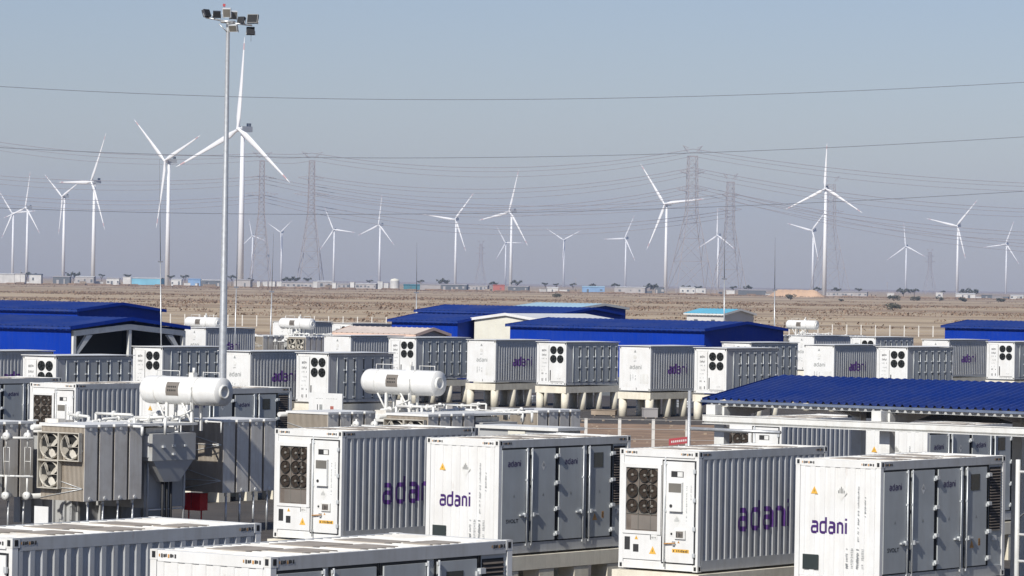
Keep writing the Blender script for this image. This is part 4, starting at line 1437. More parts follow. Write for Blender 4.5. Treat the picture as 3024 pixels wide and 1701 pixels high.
    # pipe loops in front of the left bank
    if rc:
        for (xo, so_) in ((-2.55, -.9), (-2.15, -.35)):
            b_ = MB()
            b_.tube((xo, so_, z0 + .15), (xo, so_, z0 + .75), .035, 'white2', 8); b_.tube((xo, so_, z0 + 1.65), (xo, so_, z0 + 2.2), .035, 'white2', 8)
            b_.lathe([(-.08, .02), (-.08, .13), (.08, .13), (.08, .02)], (xo, so_, z0 + .1), (0, 1, 0), 'white2', 12)
            b_.lathe([(-.08, .02), (-.08, .13), (.08, .13), (.08, .02)], (xo, so_, z0 + 2.0), (0, 1, 0), 'white2', 12)
            for dx in (-.13, .13): b_.tube((xo + dx, so_, z0 + .75), (xo + dx, so_, z0 + 1.65), .012, 'white2', 5)
            for zz in (.75, 1.2, 1.65): b_.tube((xo - .13, so_, z0 + zz), (xo + .13, so_, z0 + zz), .012, 'white2', 5)
            b_.build('valve_pipe', t)
        b_ = MB(); b_.tube((-3.3, -.95, z0 + .72), (-1.95, -.3, z0 + .72), .035, 'white2', 8); b_.build('cross_pipe', t)
        b_ = MB(); b_.tube((-2.75, -.95, z0 + 1.95), (-1.95, -.3, z0 + 1.95), .045, 'white2', 8); b_.build('cross_pipe', t)
    return t


T1 = transformer('large grey transformer at left with radiator banks, fans and a white oil tank on top', (-13.46, 122.8, 0), .73, 5.8, 0, 1)
T2 = transformer('transformer behind the central containers with a white oil tank above their roofs', (-2.9, 137.6, 0), -2.35, 3.6, 1, 2)
dup(T2, (-17.0, 321, 0), 'far transformer with small white oil tank right of the light mast')
dup(T2, (-24.7, 318, 0), 'far transformer with small white oil tank left of the light mast')
dup(T2, (30.0, 380, 0), 'far transformer with white oil tank right of the long blue shed')

# notice hung below the left transformer
nt_ = thing('notice_plate', 'pale blank notice plate hanging below the transformer fans', 'notice', (*gpt(134, 121.5), 0))
b = MB(); b.box(-.3, .3, -.02, .0, .55, 1.25, 'white'); b.build('plate', nt_)
b = MB(); b.tube((-.2, .03, 0), (-.2, .03, 1.2), .02, 'steel', 6); b.build('stake', nt_)

# red fire cabinet
fc = thing('fire_cabinet', 'bright red fire cabinet in the shade under the radiators', 'cabinet', (*gpt(584, 130.6), 0))
b = MB(); b.box(-.38, .38, -.15, .25, .66, 1.24, 'red'); b.build('cabinet_body', fc)
b = MB(); b.box(-.005, .005, -.156, -.1501, .74, 1.22, 'dark'); b.build('door_seam', fc)
for x in (-.28, .28):
    b = MB(); b.tube((x, .05, 0), (x, .05, .719), .025, 'red', 6); b.build('leg', fc)

# white distribution board
wbd = thing('notice_board', 'white board with small printed squares standing behind the central transformer', 'board', (*gpt(968, 152), 0))
b = MB(); b.box(-.85, .85, -.03, .03, 3.05, 4.05, 'white'); bd = b.build('board', wbd)
b = MB()
q(b, -.30, -.15, 3.35, 3.6, 'y', .032, 'faintink'); q(b, .25, .42, 3.38, 3.55, 'y', .032, 'sitered'); q(b, -.42, -.38, 3.35, 3.6, 'y', .032, 'ink')
marks(b, -.5, 3.82, 1.1, .03, 'y', .032, 'faintink', 14, 2); b.build('board_print', bd)
b = MB(); b.box(-.8, -.2, -.04, .02, 2.3, 3.049, 'white'); b.build('lower_board', wbd)
for x in (-.7, .7):
    b = MB(); b.tube((x, .06, 0), (x, .06, 3.9), .035, 'steel', 8); b.build('post', wbd)

# red sign behind the right container
rsn = thing('red_sign', 'small red sign with white outline and faded lettering by the wire fence', 'sign', (*gpt(2012, 175), 0), 0)
zc_ = at(2012, 1303, 175).z
b = MB()
b.poly([(-.45, 0, zc_ - .2), (.45, 0, zc_ - .08), (.45, 0, zc_ + .22), (-.45, 0, zc_ + .1)], 'redsign')
b.poly([(-.45, .02, zc_ - .2), (.45, .02, zc_ - .08), (.45, .02, zc_ + .22), (-.45, .02, zc_ + .1)], 'redsign')
b = b.build('sign_board', rsn)
b2 = MB()
for k in range(8):
    x = -.34 + k * .09
    z = zc_ + .01 + (x) * .13
    b2.poly([(x, -.004, z - .05), (x + .05, -.004, z - .05 + .007), (x + .05, -.004, z + .05), (x, -.004, z + .045)], 'white2')
b2.build('faded_lettering', b)
b = MB(); b.tube((0, .05, 0), (0, .05, zc_), .03, 'steel', 6); b.build('post', rsn)

# ------------------------------------------------------------------ fences
fn = thing('post_fence', 'long fence of pale concrete posts and wire across the plain', 'fence', (0, 690, 0), 0)
ph = MB(); ph.box(-.09, .09, -.09, .09, 0, 2.0, 'post'); phm = ph.mesh('fence_post')
xs = []
px = 505
while px < 2830:
    x = (px - 1512) / 11440 * 690
    xs.append(x)
    inst('post', phm, fn, (x, 0, 0))
    px += 42.5
for z in (.6, 1.2, 1.85):
    b = MB(); b.tube((xs[0], 0, z), (xs[-1], 0, z), .018, 'wire', 4); b.build('wire', fn)

fn2 = thing('wire_fence', 'near wire fence on pale posts across the brown soil strip', 'fence', (0, 0, 0), 0)
pm = MB(); pm.box(-.075, .075, -.075, .075, 0, 1.98, 'post'); pm = pm.mesh('fence_post')
pts2 = []
for k in range(-2, 6):
    px = 1737 + k * 99.5
    p = Vector(((px - 1512) / 11440 * 188, 188, 0))
    pts2.append(p)
    inst('post', pm, fn2, p)
for z in (.5, 1.0, 1.5, 1.95):
    b = MB(); b.tube(pts2[0] + Vector((0, -.08, z)), pts2[-1] + Vector((0, -.08, z)), .012, 'wire', 4); b.build('wire', fn2)
# rubble on the soil
rb = MB()
rr = random.Random(9)
for _ in range(320):
    x, y = rr.uniform(3, 40), rr.uniform(188, 262)
    s = rr.uniform(.02, .10)
    rb.box(x - s, x + s, y - s * .8, y + s * .8, 0, s * rr.uniform(.5, 1.2), 'rubble')
# small kiosk behind the central door container
kq = thing('control_kiosk', 'low grey kiosk with dark windows either side of a cream panel, behind the central containers', 'kiosk', (*gpt(1424, 121), 0))
b = MB(); b.box(0, 3.0, 0, 1.2, 0, 3.95, 'tank'); kb = b.build('kiosk_body', kq)
b = MB(); b.box(-.1, 3.1, -.1, 1.3, 3.951, 4.05, 'white2'); b.build('kiosk_roof', kq)
for x in (.05, .58, 1.85, 2.42):
    b = MB(); b.box(x, x + .48, -.02, -.001, 3.0, 3.7, 'grey'); b.build('window', kq)
b = MB(); b.box(1.12, 1.78, -.03, -.001, 2.2, 3.9, 'creamwall'); b.build('middle_panel', kq)
# yard clutter on the dark gravel
rc_ = random.Random(44)
for k, (px, D, w_, d_, h_, mt, nm, lab, cat) in enumerate((
        (1490, 246, 1.2, .8, .5, 'sitewhite', 'cable_drum_crate', 'pale crate on dark gravel before the central raised containers', 'crate'),
        (1790, 250, 1.6, .5, .35, 'rubble', 'timber_stack', 'brown timber stack on gravel below the right raised container', 'timber'),
        (1925, 247, .9, .7, .6, 'sitegrey', 'tool_chest', 'grey tool chest on gravel left of the canopy', 'chest'),
        (1330, 252, 1.4, .6, .45, 'sitegrey', 'equipment_crate', 'grey crate on gravel right of the centre oil tank', 'crate'))):
    t = thing(nm, lab, cat, (*gpt(px, D), 0), R(rc_.uniform(-60, 20)))
    b = MB(); b.box(-w_ / 2, w_ / 2, -d_ / 2, d_ / 2, .06, h_, mt); b.build('crate_body', t)
    b = MB(); b.box(-w_ / 2 - .03, w_ / 2 + .03, -d_ / 2 - .03, d_ / 2 + .03, h_ + .001, h_ + .05, mt); b.build('crate_lid', t)
    for x in (-w_ * .35, w_ * .35):
        b = MB(); b.box(x - .05, x + .05, -d_ / 2, d_ / 2, 0, .059, 'rubble'); b.build('runner', t)
tag(rb.build('stones'), 'scattered stones and rubble on brown soil', 'stones', kind='stuff')
# construction odds and ends between the columns
for (px, D, w, h, mt, nm, lab) in ((1556, 275, 1.3, .5, 'steel', 'pipe_stack', 'stack of pale pipes under the central container base'),
                               (2016, 268, 1.5, .5, 'steel', 'pipe_stack', 'stack of pale pipes near the canopy corner')):
    t = thing(nm, lab, 'pipes', (*gpt(px, D), 0))
    for j in range(3):
        for k in range(4 - j):
            b = MB(); b.tube((-w / 2, k * .2 + j * .1, .1 + j * .17), (w / 2, k * .2 + j * .1, .1 + j * .17), .095, mt, 8); b.build('pipe', t)

# white car half hidden by the fence
wc = thing('parked_car', 'white parked car half hidden behind the canopy frame', 'car', (*gpt(2094, 170), 0), R(-75))
b = MB()
prof = [(-2.1, .35), (-2.15, .75), (-1.9, .95), (-1.2, 1.0), (-.6, 1.42), (.7, 1.45), (1.5, 1.0), (2.1, .9), (2.15, .4)]
for s in (-.85, .85):
    b.poly([(x, s, z) for x, z in prof], 'white')
for (a, c) in zip(prof[:-1], prof[1:]):
    b.poly([(a[0], -.85, a[1]), (c[0], -.85, c[1]), (c[0], .85, c[1]), (a[0], .85, a[1])], 'white')
b.build('body', wc)
b = MB(); b.poly([(-1.1, -.855, 1.02), (-.55, -.855, 1.36), (.65, -.855, 1.38), (1.3, -.855, 1.02)], 'glass'); b.build('window', wc)
for x in (-1.35, 1.35):
    for s in (-.8, .8):
        b = MB(); b.tube((x, s - .1, .32), (x, s + .1, .32), .32, 'ink', 16); b.build('wheel', wc)

# equipment at the right edge
eq = thing('switch_cabinet', 'tall white cabinet at the right edge behind the handrail', 'cabinet', (10.9, 80.8, 0))
b = MB(); b.box(0, 1.4, 0, 1.0, 2.15, 4.02, 'white'); b.build('cabinet_body', eq)
b = MB(); b.box(-.1, 1.5, -.1, 1.1, 4.021, 4.1, 'white2'); b.build('cabinet_roof', eq)
b = MB(); q(b, .69, .70, 2.2, 4.0, 'y', .002, 'faintink'); b.box(0.02, 1.38, -.012, -.001, 3.35, 3.4, 'grey'); marks(b, .42, 3.62, .25, .06, 'y', .003, 'ink', 4, 2); b.build('door_seam', eq)
b = MB(); b.box(-.5, 2.2, -.35, 1.6, 0, 2.05, 'cream'); b.build('concrete_pad', eq)
hr = thing('handrail', 'white handrail at the right edge beside the rightmost foreground container', 'handrail', (10.55, 80.3, 0))
b = MB(); b.tube((0, 0, 1.2), (0, 0, 5.0), .05, 'white2', 8); b.build('upright', hr)
for z in (2.9, 3.45, 4.75):
    b = MB(); b.tube((0.05, 0, z), (2.4, 0, z), .028, 'white2', 8); b.build('rail', hr)

# ------------------------------------------------------------------ tall light mast
mp_ = at(657, 1100, 215)
mst = thing('light_mast', 'tall tapering steel mast crowned with floodlights, left of centre', 'light mast', (mp_.x, 215, 0), 0)
top = at(671, 62, 215)
HT = top.z
b = MB(); b.lathe([(0, .24), (HT * .3, .205), (HT * .301, .20), (HT * .65, .15), (HT * .651, .145), (HT, .105)], (0, 0, 0), (0, 0, 1), 'steel', 20); b.build('shaft', mst)
b = MB(); b.lathe([(0, .001), (0, .5), (.06, .5), (.06, .25)], (0, 0, 0), (0, 0, 1), 'steel', 16); b.build('base_plate', mst)
hz = HT - .15
b = MB()
b.tube((-1.25, -.1, hz + .32), (-.1, -.1, hz + .12), .05, 'steel', 6); b.tube((.1, -.1, hz + .05), (1.35, -.1, hz - .08), .05, 'steel', 6)
b.lathe([(-.06, .35), (-.06, .42), (.06, .42), (.06, .35)], (0, 0, hz + .1), (0, 0, 1), 'steel', 16)
b.tube((-.5, -.1, hz - .02), (-.05, -.1, hz - .45), .03, 'steel', 6)
b.build('lamp_frame', mst)


def flood(x, y, z, ry, rz, w, h, m1, label=None):
    m_ = MB()
    m_.box(-w / 2, w / 2, -.1, .1, -h / 2, h / 2, m1)
    m_.box(-w / 2 + .03, w / 2 - .03, -.105, -.101, -h / 2 + .03, h / 2 - .03, 'dark' if m1 == 'lampdark' else 'fanhub')
    m_.box(-w / 4, w / 4, .1005, .2, -h / 4, h / 4, m1)
    m_.tube((-w / 2 - .02, 0, 0), (-w / 2 - .02, 0, -h * .65), .015, 'steel', 5); m_.tube((w / 2 + .02, 0, 0), (w / 2 + .02, 0, -h * .65), .015, 'steel', 5)
    o = m_.build('floodlight', mst, (x, y, z))
    o.rotation_euler = (R(ry), 0, R(rz))


flood(-1.2, -.1, hz + .55, -25, 50, .45, .42, 'lampdark')
flood(-.62, -.15, hz + .5, 15, 8, .42, .38, 'lampdark')
flood(-.05, -.2, hz + .6, 20, -8, .46, .5, 'lamppale')
flood(.28, .2, hz + .5, 20, 15, .4, .45, 'lamppale')
flood(.75, -.1, hz + .2, -20, -30, .42, .36, 'lampdark')
flood(1.38, -.1, hz + .28, -15, -15, .62, .5, 'lampdark')
flood(1.25, .1, hz - .38, -25, 10, .45, .42, 'lampdark')
flood(.32, -.25, hz - .25, 25, -20, .5, .4, 'lamppale')
b = MB(); b.tube((-.22, 0, hz + .3), (-.22, 0, hz + .95), .02, 'steel', 6); b.box(-.3, -.16, -.06, .06, hz + .95, hz + 1.1, 'redsign'); b.build('warning_lamp', mst)
b = MB(); b.tube((1.28, .1, hz - .6), (1.28, .1, hz - .95), .012, 'cable', 5); b.build('loose_cable', mst)

# slender lightning masts
for (px0, py0, px1, py1, D, lab) in ((471, 470, 480, 1095, 238, 'thin dark lightning mast in front of the second wind turbine'),
                                    (703, 650, 693, 985, 300, 'thin lightning mast crossing the tall turbine tower'),
                                    (808, 690, 797, 965, 330, 'thin lightning mast right of the tall turbine tower'),
                                    (1231, 716, 1231, 925, 380, 'thin lightning mast above the rear blue shed'),
                                    (2140, 655, 2140, 940, 420, 'thin lightning mast above the teal-roofed house'),
                                    (2289, 700, 2288, 965, 400, 'thin lightning mast right of the long blue shed')):
    a = at(px0, py0, D); c = at(px1, py1, D)
    t = thing('lightning_mast', lab, 'mast', (c.x, D, 0), 0, 'slender lightning masts')
    r = .045 * D / 250
    b = MB(); b.tube((0, 0, 0), ((a.x - c.x) * .6, 0, a.z * .6), r, 'steel', 6, r * .8); b.build('lower_pole', t)
    b = MB(); b.tube(((a.x - c.x) * .6, 0, a.z * .6), (a.x - c.x, 0, a.z), r * .6, 'cable', 6, r * .25); b.build('air_rod', t)
    b = MB(); b.box((a.x - c.x) * .6 - r * 3.5, (a.x - c.x) * .6 + r * 3.5, -r, r, a.z * .6 - r, a.z * .6 + r, 'cable'); b.build('clamp', t)

# ------------------------------------------------------------------ wind turbines
TURB = [
    (-281.3, 3950, 160.5, 94, 6, 40), (-355.5, 3950, 126.9, 69.2, -51, 50), (-499.3, 4582, 120.0, 66, 30, 50), (-637.5, 5476, 120.0, 54, -54, 50),
    (-807.4, 6416, 120.0, 62.2, 14, 48), (-907.5, 7024, 120.0, 50.9, -35, 25), (-678.5, 10086, 120.0, 44.9, -12, 25), (-554.4, 9256, 120.0, 50, 56, 45),
    (-399.4, 8631, 120.0, 56.0, -24, 25), (-269.0, 7759, 120.0, 63, 10, 45), (-103.6, 6932, 120.0, 61.9, 38, 25), (-6.0, 6087, 120.0, 71, 19, 48),
    (-20.2, 10867, 120.0, 55.0, -30, 20), (130.9, 9941, 120.0, 54, -58, 20), (270.9, 9366, 120.0, 64, 28, 40), (208.4, 5338, 120.0, 69, -36, 38),
    (450.3, 8537, 120.0, 61.0, 1, 40), (350.4, 4360, 120.0, 51.5, 2, 18), (585.4, 7585, 120.0, 63, 43, 43), (1029.2, 10149, 120.0, 63.8, -5, 30),
    (773.4, 6753, 120.0, 60.9, 42, 35), (1183.0, 9298, 120.0, 59.9, 22, 35)]
TL = ['tallest white wind turbine, just right of the tall light mast', 'large wind turbine with V-shaped raised blades left of the light mast', 'wind turbine with level left blade, third tall one from the left',
      'small turbine between the second and third large ones at left, blades in a Y', 'turbine overlapping its neighbour near the left edge, one blade up', 'leftmost turbine, its blades crossing the frame edge',
      'faint far turbine partly behind a pylon right of the tallest turbine', 'faint far turbine with raised V blades between two pylons at left', 'far turbine with level right blade right of the left pylons',
      'far turbine with upright blade left of centre', 'turbine with level left blade left of centre', 'taller turbine near the middle with upright blade',
      'faint turbine directly beside the taller middle turbine', 'far turbine with Y blades right of the middle', 'small turbine with level left blade left of the right-hand large one',
      'large turbine left of the big right pylon with level right blade', 'small turbine in front of the right pylons with upright blade', 'tall turbine with one blade straight up at right',
      'small turbine standing just left of the tall right turbine', 'small turbine with upright blade between the tall right one and the right edge', 'turbine with level left blade second from the right edge',
      'rightmost turbine near the right edge']


def tower_mesh(h, r0=2.6, r1=1.5):
    mb = MB(); mb.tube((0, 0, 0), (0, 0, h), r0, 'turbine', 14, r1); return mb.mesh('tower')


def blade_mesh():
    mb = MB()   # unit length along z, chord along x
    sec = [(0.0, .020, .020), (.05, .020, .018), (.13, .038, .012), (.25, .036, .009), (.5, .025, .006), (.75, .016, .004), (.86, .012, .003), (.93, .009, .0025), (1.0, .002, .001)]
    n = 8
    for j, (z, c, th) in enumerate(sec):
        bend = -.03 * z * z
        for k in range(n):
            a = 2 * math.pi * k / n
            mb.v.append((c * math.cos(a) - c * .3, th * math.sin(a) + bend, z))
    for j in range(len(sec) - 1):
        for k in range(n):
            mb.f.append((j * n + k, j * n + (k + 1) % n, (j + 1) * n + (k + 1) % n, (j + 1) * n + k))
            mb.mi.append(mb.m('turbinered' if j == 6 else 'turbine'))
            mb.smooth.add(len(mb.f) - 1)
    return mb.mesh('blade')


TWM = tower_mesh(1.0, 1, 1)
BLM = blade_mesh()
tm = {}
for (x, D, hz_, Rb, ph_, psi), lab in zip(TURB, TL):
    s = Rb / 62.0
    y_off = 4.5 * s
    psi = R(psi)
    # rotor axis points to the camera, turned to its left
    t = thing('wind_turbine', lab, 'wind turbine', (x + math.sin(psi) * y_off, D, 0), -psi, 'white wind turbines on the horizon')
    key = round(hz_)
    if key not in tm: tm[key] = tower_mesh(hz_ - 1.5, 2.5 * (1.3 if key > 130 else 1.05), 1.55 * (1.3 if key > 130 else 1.0))
    inst('tower', tm[key], t)
    nm_ = MB(); k = s
    nm_.box(-1.9 * k, 1.9 * k, -2.5 * k, 7.5 * k, hz_ - 1.7 * k, hz_ + 2.0 * k, 'nacelle'); nm_.box(-1.2 * k, 1.2 * k, 4.8 * k, 6.8 * k, hz_ + 2.01 * k, hz_ + 4.2 * k, 'sitedark')
    nm_.build('nacelle', t)
    hb = MB(); hb.lathe([(0, 1.8 * k), (-1.8 * k, 1.7 * k), (-3.2 * k, .9 * k), (-3.6 * k, .01)], (0, -2.5 * k, hz_), (0, 1, 0), 'turbine', 12); hb = hb.build('hub', t)
    for j in range(3):
        b = inst('blade', BLM, hb, (0, -y_off, hz_), (0, R(ph_ + 120 * j), 0))
        b.scale = (Rb * .88, Rb, Rb)

# ------------------------------------------------------------------ pylons and lines
def pylon(label, px, pytop, D, wbase_px, arms, bar=.42):
    top = at(px, pytop, D)
    H = top.z
    t = thing('lattice_pylon', label, 'pylon', (top.x, D, 0), R(12), 'lattice power pylons')
    w0 = wbase_px / 11440 * D / 2
    w1 = w0 * .20
    bar *= .78
    knee = .55

    def wd(z):
        f = z / H
        return w0 + (w1 * 1.3 - w0) * min(1, f / knee) if f < knee else w1 * 1.3 + (w1 - w1 * 1.3) * (f - knee) / (1 - knee)
    mb = MB()
    zs = [0]
    z = 0
    while z < H * .93:
        z += max(wd(z) * 1.6, H * .035)
        zs.append(min(z, H * .93))
    for a, b_ in zip(zs[:-1], zs[1:]):
        wa, wb_ = wd(a), wd(b_)
        ca = [(-wa, -wa), (wa, -wa), (wa, wa), (-wa, wa)]; cb = [(-wb_, -wb_), (wb_, -wb_), (wb_, wb_), (-wb_, wb_)]
        for k in range(4):
            k2 = (k + 1) % 4
            mb.tube((*ca[k], a), (*cb[k], b_), bar * .8, 'pylon', 4, caps=False)
            mb.tube((*ca[k], a), (*cb[k2], b_), bar * .42, 'pylon', 4, caps=False)
            mb.tube((*ca[k2], a), (*cb[k], b_), bar * .42, 'pylon', 4, caps=False)
            mb.tube((*cb[k], b_), (*cb[k2], b_), bar * .42, 'pylon', 4, caps=False)
    mb.build('lattice_body', t)
    for (f, reach) in arms:
        a = MB(); z = f * H; rr_ = reach * w0 * 1.0
        for s in (-1, 1):
            tip = (s * rr_, 0, z + (.035 * H if f > .9 else .006 * H))
            for (yy, zz) in ((-w1, 0), (w1, 0), (0, .03 * H)):
                a.tube((s * w1, yy, z + zz - .012 * H), tip, bar * .6, 'pylon', 4, caps=False)
            for k in range(1, 4):
                x_ = s * (w1 + (rr_ - w1) * k / 4)
                a.tube((x_, 0, z - .01 * H), (x_, 0, z + .03 * H * (1 - k / 4)), bar * .4, 'pylon', 4, caps=False)
        a.build('cross_arm', t)
    return t, H, w0


PYL = [('tall lattice pylon just right of the tallest turbine', 775, 446, 4100, 62, ((.68, 1.6), (.80, 1.2), (.96, .95)), .50),
       ('second tall lattice pylon right of the tallest turbine', 922, 446, 4100, 74, ((.68, 1.4), (.80, 1.1), (.96, .85)), .54),
       ('widest lattice pylon right of centre', 2046, 430, 4000, 120, ((.70, .8), (.82, .65), (.965, .5)), .58),
       ('lattice pylon just right of the widest one', 2158, 512, 4150, 90, ((.70, .8), (.82, .65), (.965, .5)), .50),
       ('faint lattice pylon behind the tall right turbine', 2455, 520, 4500, 100, ((.70, .8), (.82, .65), (.965, .5)), .42),
       ('faint far lattice pylon left of the middle', 1421, 710, 6500, 34, ((.72, .9), (.84, .7), (.965, .6)), .4),
       ('faint far lattice pylon near the right edge', 2747, 735, 6500, 36, ((.72, .9), (.84, .7), (.965, .6)), .4)]
for (lab, px, py, D, wb_, arms, bar) in PYL:
    pylon(lab, px, py, D, wb_, arms, bar)


def cable_curve(p0, pm, p1, r, name, label, group, mat='cable', n=24):
    mb = MB()
    pts = []
    for k in range(n + 1):
        s = k / n
        a = (1 - s) * (1 - 2 * s); b_ = 4 * s * (1 - s); c = s * (2 * s - 1)
        pts.append(p0 * a + pm * b_ + p1 * c)
    for a, c in zip(pts[:-1], pts[1:]):
        mb.tube(a, c, r, mat, 5, caps=False)
    o = mb.build(name)
    tag(o, label, 'power line', group)
    return o


for (ya, ym, yb, lab) in ((253, 294, 246, 'topmost power line crossing the whole sky'), (432, 465, 409, 'power line crossing the sky at mid height'), (609, 629, 571, 'lowest dark power line crossing behind the turbines')):
    D = 1500
    xm = 1440
    cable_curve(at(-300, ya - (ym - ya) * .45, D), at(xm, ym, D + 60), at(3320, yb - (ym - yb) * .45, D + 120), .12, 'power_line', lab, 'power lines across the sky')
b = 0
for (x0, y0, x1, y1, D, sag, lab) in (
        (-150, 395, 775, 452, 4100, 40, 'faint far line left of the first pylon, upper'), (-150, 505, 775, 520, 4100, 30, 'faint far line left of the first pylon, middle'),
        (-150, 560, 775, 575, 4100, 35, 'faint far line left of the first pylon, lower'), (922, 452, 2046, 440, 4050, 68, 'faint far line between the two big pylons, upper'),
        (922, 520, 2046, 495, 4050, 70, 'faint far line between the two big pylons, second'), (922, 568, 2046, 545, 4050, 78, 'faint far line between the two big pylons, third'),
        (775, 520, 2158, 570, 4120, 85, 'faint far line between pylons, fourth'), (775, 575, 2158, 620, 4120, 95, 'faint far line between pylons, lowest'),
        (2046, 440, 3150, 545, 4050, 25, 'faint far line right of the widest pylon, upper'), (2046, 495, 3150, 620, 4050, 35, 'faint far line right of the widest pylon, second'),
        (2046, 545, 3150, 690, 4050, 40, 'faint far line right of the widest pylon, third'), (2158, 570, 3150, 730, 4150, 30, 'faint far line right of the widest pylon, lowest'),
        (775, 452, 922, 452, 4100, 5, 'short faint line joining the two left pylons')):
    a, c = at(x0, y0, D), at(x1, y1, D)
    m_ = (a + c) / 2
    m_.z -= .72 * sag / 11440 * D
    for dz, rr_ in ((0, .34), (-3.2, .28), (-7.5, .26)):
        cc = Vector((0, 0, dz))
        cable_curve(a + cc, m_ + cc * 1.3, c + cc, rr_, 'far_power_line', lab + (' strand' if dz == 0 else (', second strand' if dz > -5 else ', third strand')), 'faint power lines between pylons', 'farline', 14)

# ------------------------------------------------------------------ far settlement
SITE = [  # px0, px1, ytop, material, roof material
    (0, 42, 812, 'sitewhite', 'sitewhite'), (42, 74, 814, 'sitewhite', 'sitegrey'), (86, 122, 815, 'sitewhite', 'sitedark'), (156, 206, 818, 'sitedark', 'sitegrey'), (221, 277, 820, 'sitegrey', 'sitewhite'),
    (314, 352, 820, 'sitewhite', 'sitegrey'), (363, 386, 821, 'sitewhite', 'sitewhite'), (387, 475, 822, 'sitecyan', 'sitewhite'), (505, 536, 824, 'sitewhite', 'sitewhite'), (555, 592, 826, 'siteblue', 'siteblue'),
    (593, 655, 827, 'sitedark', 'sitewhite'), (690, 740, 828, 'sitegrey', 'sitegrey'), (759, 768, 831, 'sitewhite', 'sitewhite'), (776, 790, 831, 'sitewhite', 'sitewhite'), (795, 812, 831, 'sitewhite', 'sitewhite'), (818, 832, 832, 'sitewhite', 'sitewhite'),
    (833, 925, 834, 'sitegrey', 'sitegrey'), (925, 937, 833, 'sitewhite', 'sitewhite'), (938, 980, 835, 'sitegrey', 'sitewhite'), (981, 992, 834, 'sitewhite', 'sitewhite'), (993, 1032, 836, 'sitegrey', 'sitegrey'),
    (1034, 1046, 835, 'sitewhite', 'sitewhite'), (1048, 1110, 836, 'sitegrey', 'sitewhite'), (1115, 1130, 836, 'sitewhite', 'sitewhite'), (1134, 1147, 836, 'sitewhite', 'sitewhite'), (1192, 1240, 842, 'siteteal', 'siteteal'),
    (1241, 1300, 843, 'sitegrey', 'sitegrey'), (1302, 1378, 844, 'sitedark', 'sitegrey'), (1380, 1440, 844, 'sitegrey', 'sitegrey'), (1456, 1490, 846, 'sitered', 'sitered'), (1500, 1560, 848, 'sitedark', 'sitegrey'),
    (1616, 1648, 852, 'sitewhite', 'sitewhite'), (1720, 1786, 850, 'siteblue', 'palecyan'), (1814, 1905, 849, 'sitegrey', 'sitewhite'), (1935, 1960, 852, 'sitedark', 'sitedark'), (2007, 2052, 853, 'sitewhite', 'sitewhite'),
    (2054, 2084, 855, 'sitewhite', 'sitewhite'), (2145, 2170, 857, 'sitewhite', 'sitewhite'), (2180, 2262, 860, 'sitedark', 'sitegrey'), (2440, 2560, 865, 'sitegrey', 'sitegrey'), (2619, 2640, 866, 'sitewhite', 'sitewhite'),
    (2764, 2784, 866, 'sitewhite', 'sitewhite'), (2823, 2880, 870, 'sitewhite', 'sitewhite'), (2900, 2930, 871, 'sitedark', 'sitedark'), (2985, 3022, 872, 'sitewhite', 'sitewhite')]
cname = {'sitewhite': 'white', 'sitegrey': 'grey', 'sitedark': 'dark', 'sitecyan': 'cyan', 'siteblue': 'blue', 'sitered': 'rust red', 'siteteal': 'dark teal'}
rs5 = random.Random(11)
for i, (a, b_, yt, wm, rm) in enumerate(SITE):
    D = 3700 + rs5.uniform(-40, 120)
    pc = at((a + b_) / 2, yt, D)
    w = (b_ - a) / 11440 * D
    hgt = max(3.2, pc.z) * rs5.uniform(.92, 1.3)
    d = min(14, max(4, w * .5))
    pos = 'left' if b_ < 1000 else ('middle' if b_ < 2000 else 'right')
    size = 'long' if w > 20 else ('small' if w < 7 else 'mid-sized')
    k = sum(1 for z in SITE[:i] if cname[z[3]] == cname[wm]) + 1
    n_of = sum(1 for z in SITE if cname[z[3]] == cname[wm])
    ordn = ['first', 'second', 'third', 'fourth', 'fifth', 'sixth', 'seventh', 'eighth', 'ninth', 'tenth', 'eleventh', 'twelfth', 'thirteenth', 'fourteenth', 'fifteenth', 'sixteenth', 'seventeenth', 'eighteenth', 'nineteenth', 'twentieth', 'twenty-first', 'twenty-second', 'twenty-third'][k - 1]
    lab = '%s %s site building on the horizon, %s %s one from the left' % (size, cname[wm], ordn, cname[wm]) if n_of > 1 else '%s %s site building on the horizon' % (size, cname[wm])
    t = thing('site_building', lab, 'building', (pc.x, D, 0), R(rs5.uniform(-12, 4)), 'site buildings along the horizon')
    m_ = MB(); m_.box(-w / 2, w / 2, 0, d, 0, hgt - .5, wm); wl = m_.build('wall', t)
    m_ = MB()
    if w > 10:
        m_.poly([(-w / 2 - .3, -.4, hgt - .5), (w / 2 + .3, -.4, hgt - .5), (w / 2 + .3, d / 2, hgt + .5), (-w / 2 - .3, d / 2, hgt + .5)], rm)
        m_.poly([(-w / 2 - .3, d + .4, hgt - .5), (w / 2 + .3, d + .4, hgt - .5), (w / 2 + .3, d / 2, hgt + .5), (-w / 2 - .3, d / 2, hgt + .5)], rm)
    else:
        m_.box(-w / 2 - .2, w / 2 + .2, -.2, d + .2, hgt - .499, hgt, rm)
    m_.build('roof', t)
    nwin = int(w // rs5.choice((4, 6, 9, 30)))
    for j in range(nwin):
        xx = -w / 2 + (j + rs5.uniform(.25, .75)) * w / nwin; ww_ = rs5.uniform(.4, 1.3)
        m_ = MB(); m_.box(xx - ww_, xx + ww_, -.05, -.001, hgt * rs5.choice((.02, .3, .35)), hgt * rs5.uniform(.55, .72), 'sitedark' if wm != 'sitedark' else 'sitegrey'); m_.build('window', t)
rs6 = random.Random(77)
small = {}
ORD = 'first second third fourth fifth sixth seventh eighth ninth tenth eleventh twelfth thirteenth fourteenth fifteenth sixteenth seventeenth eighteenth nineteenth twentieth'.split()
cnt = {}
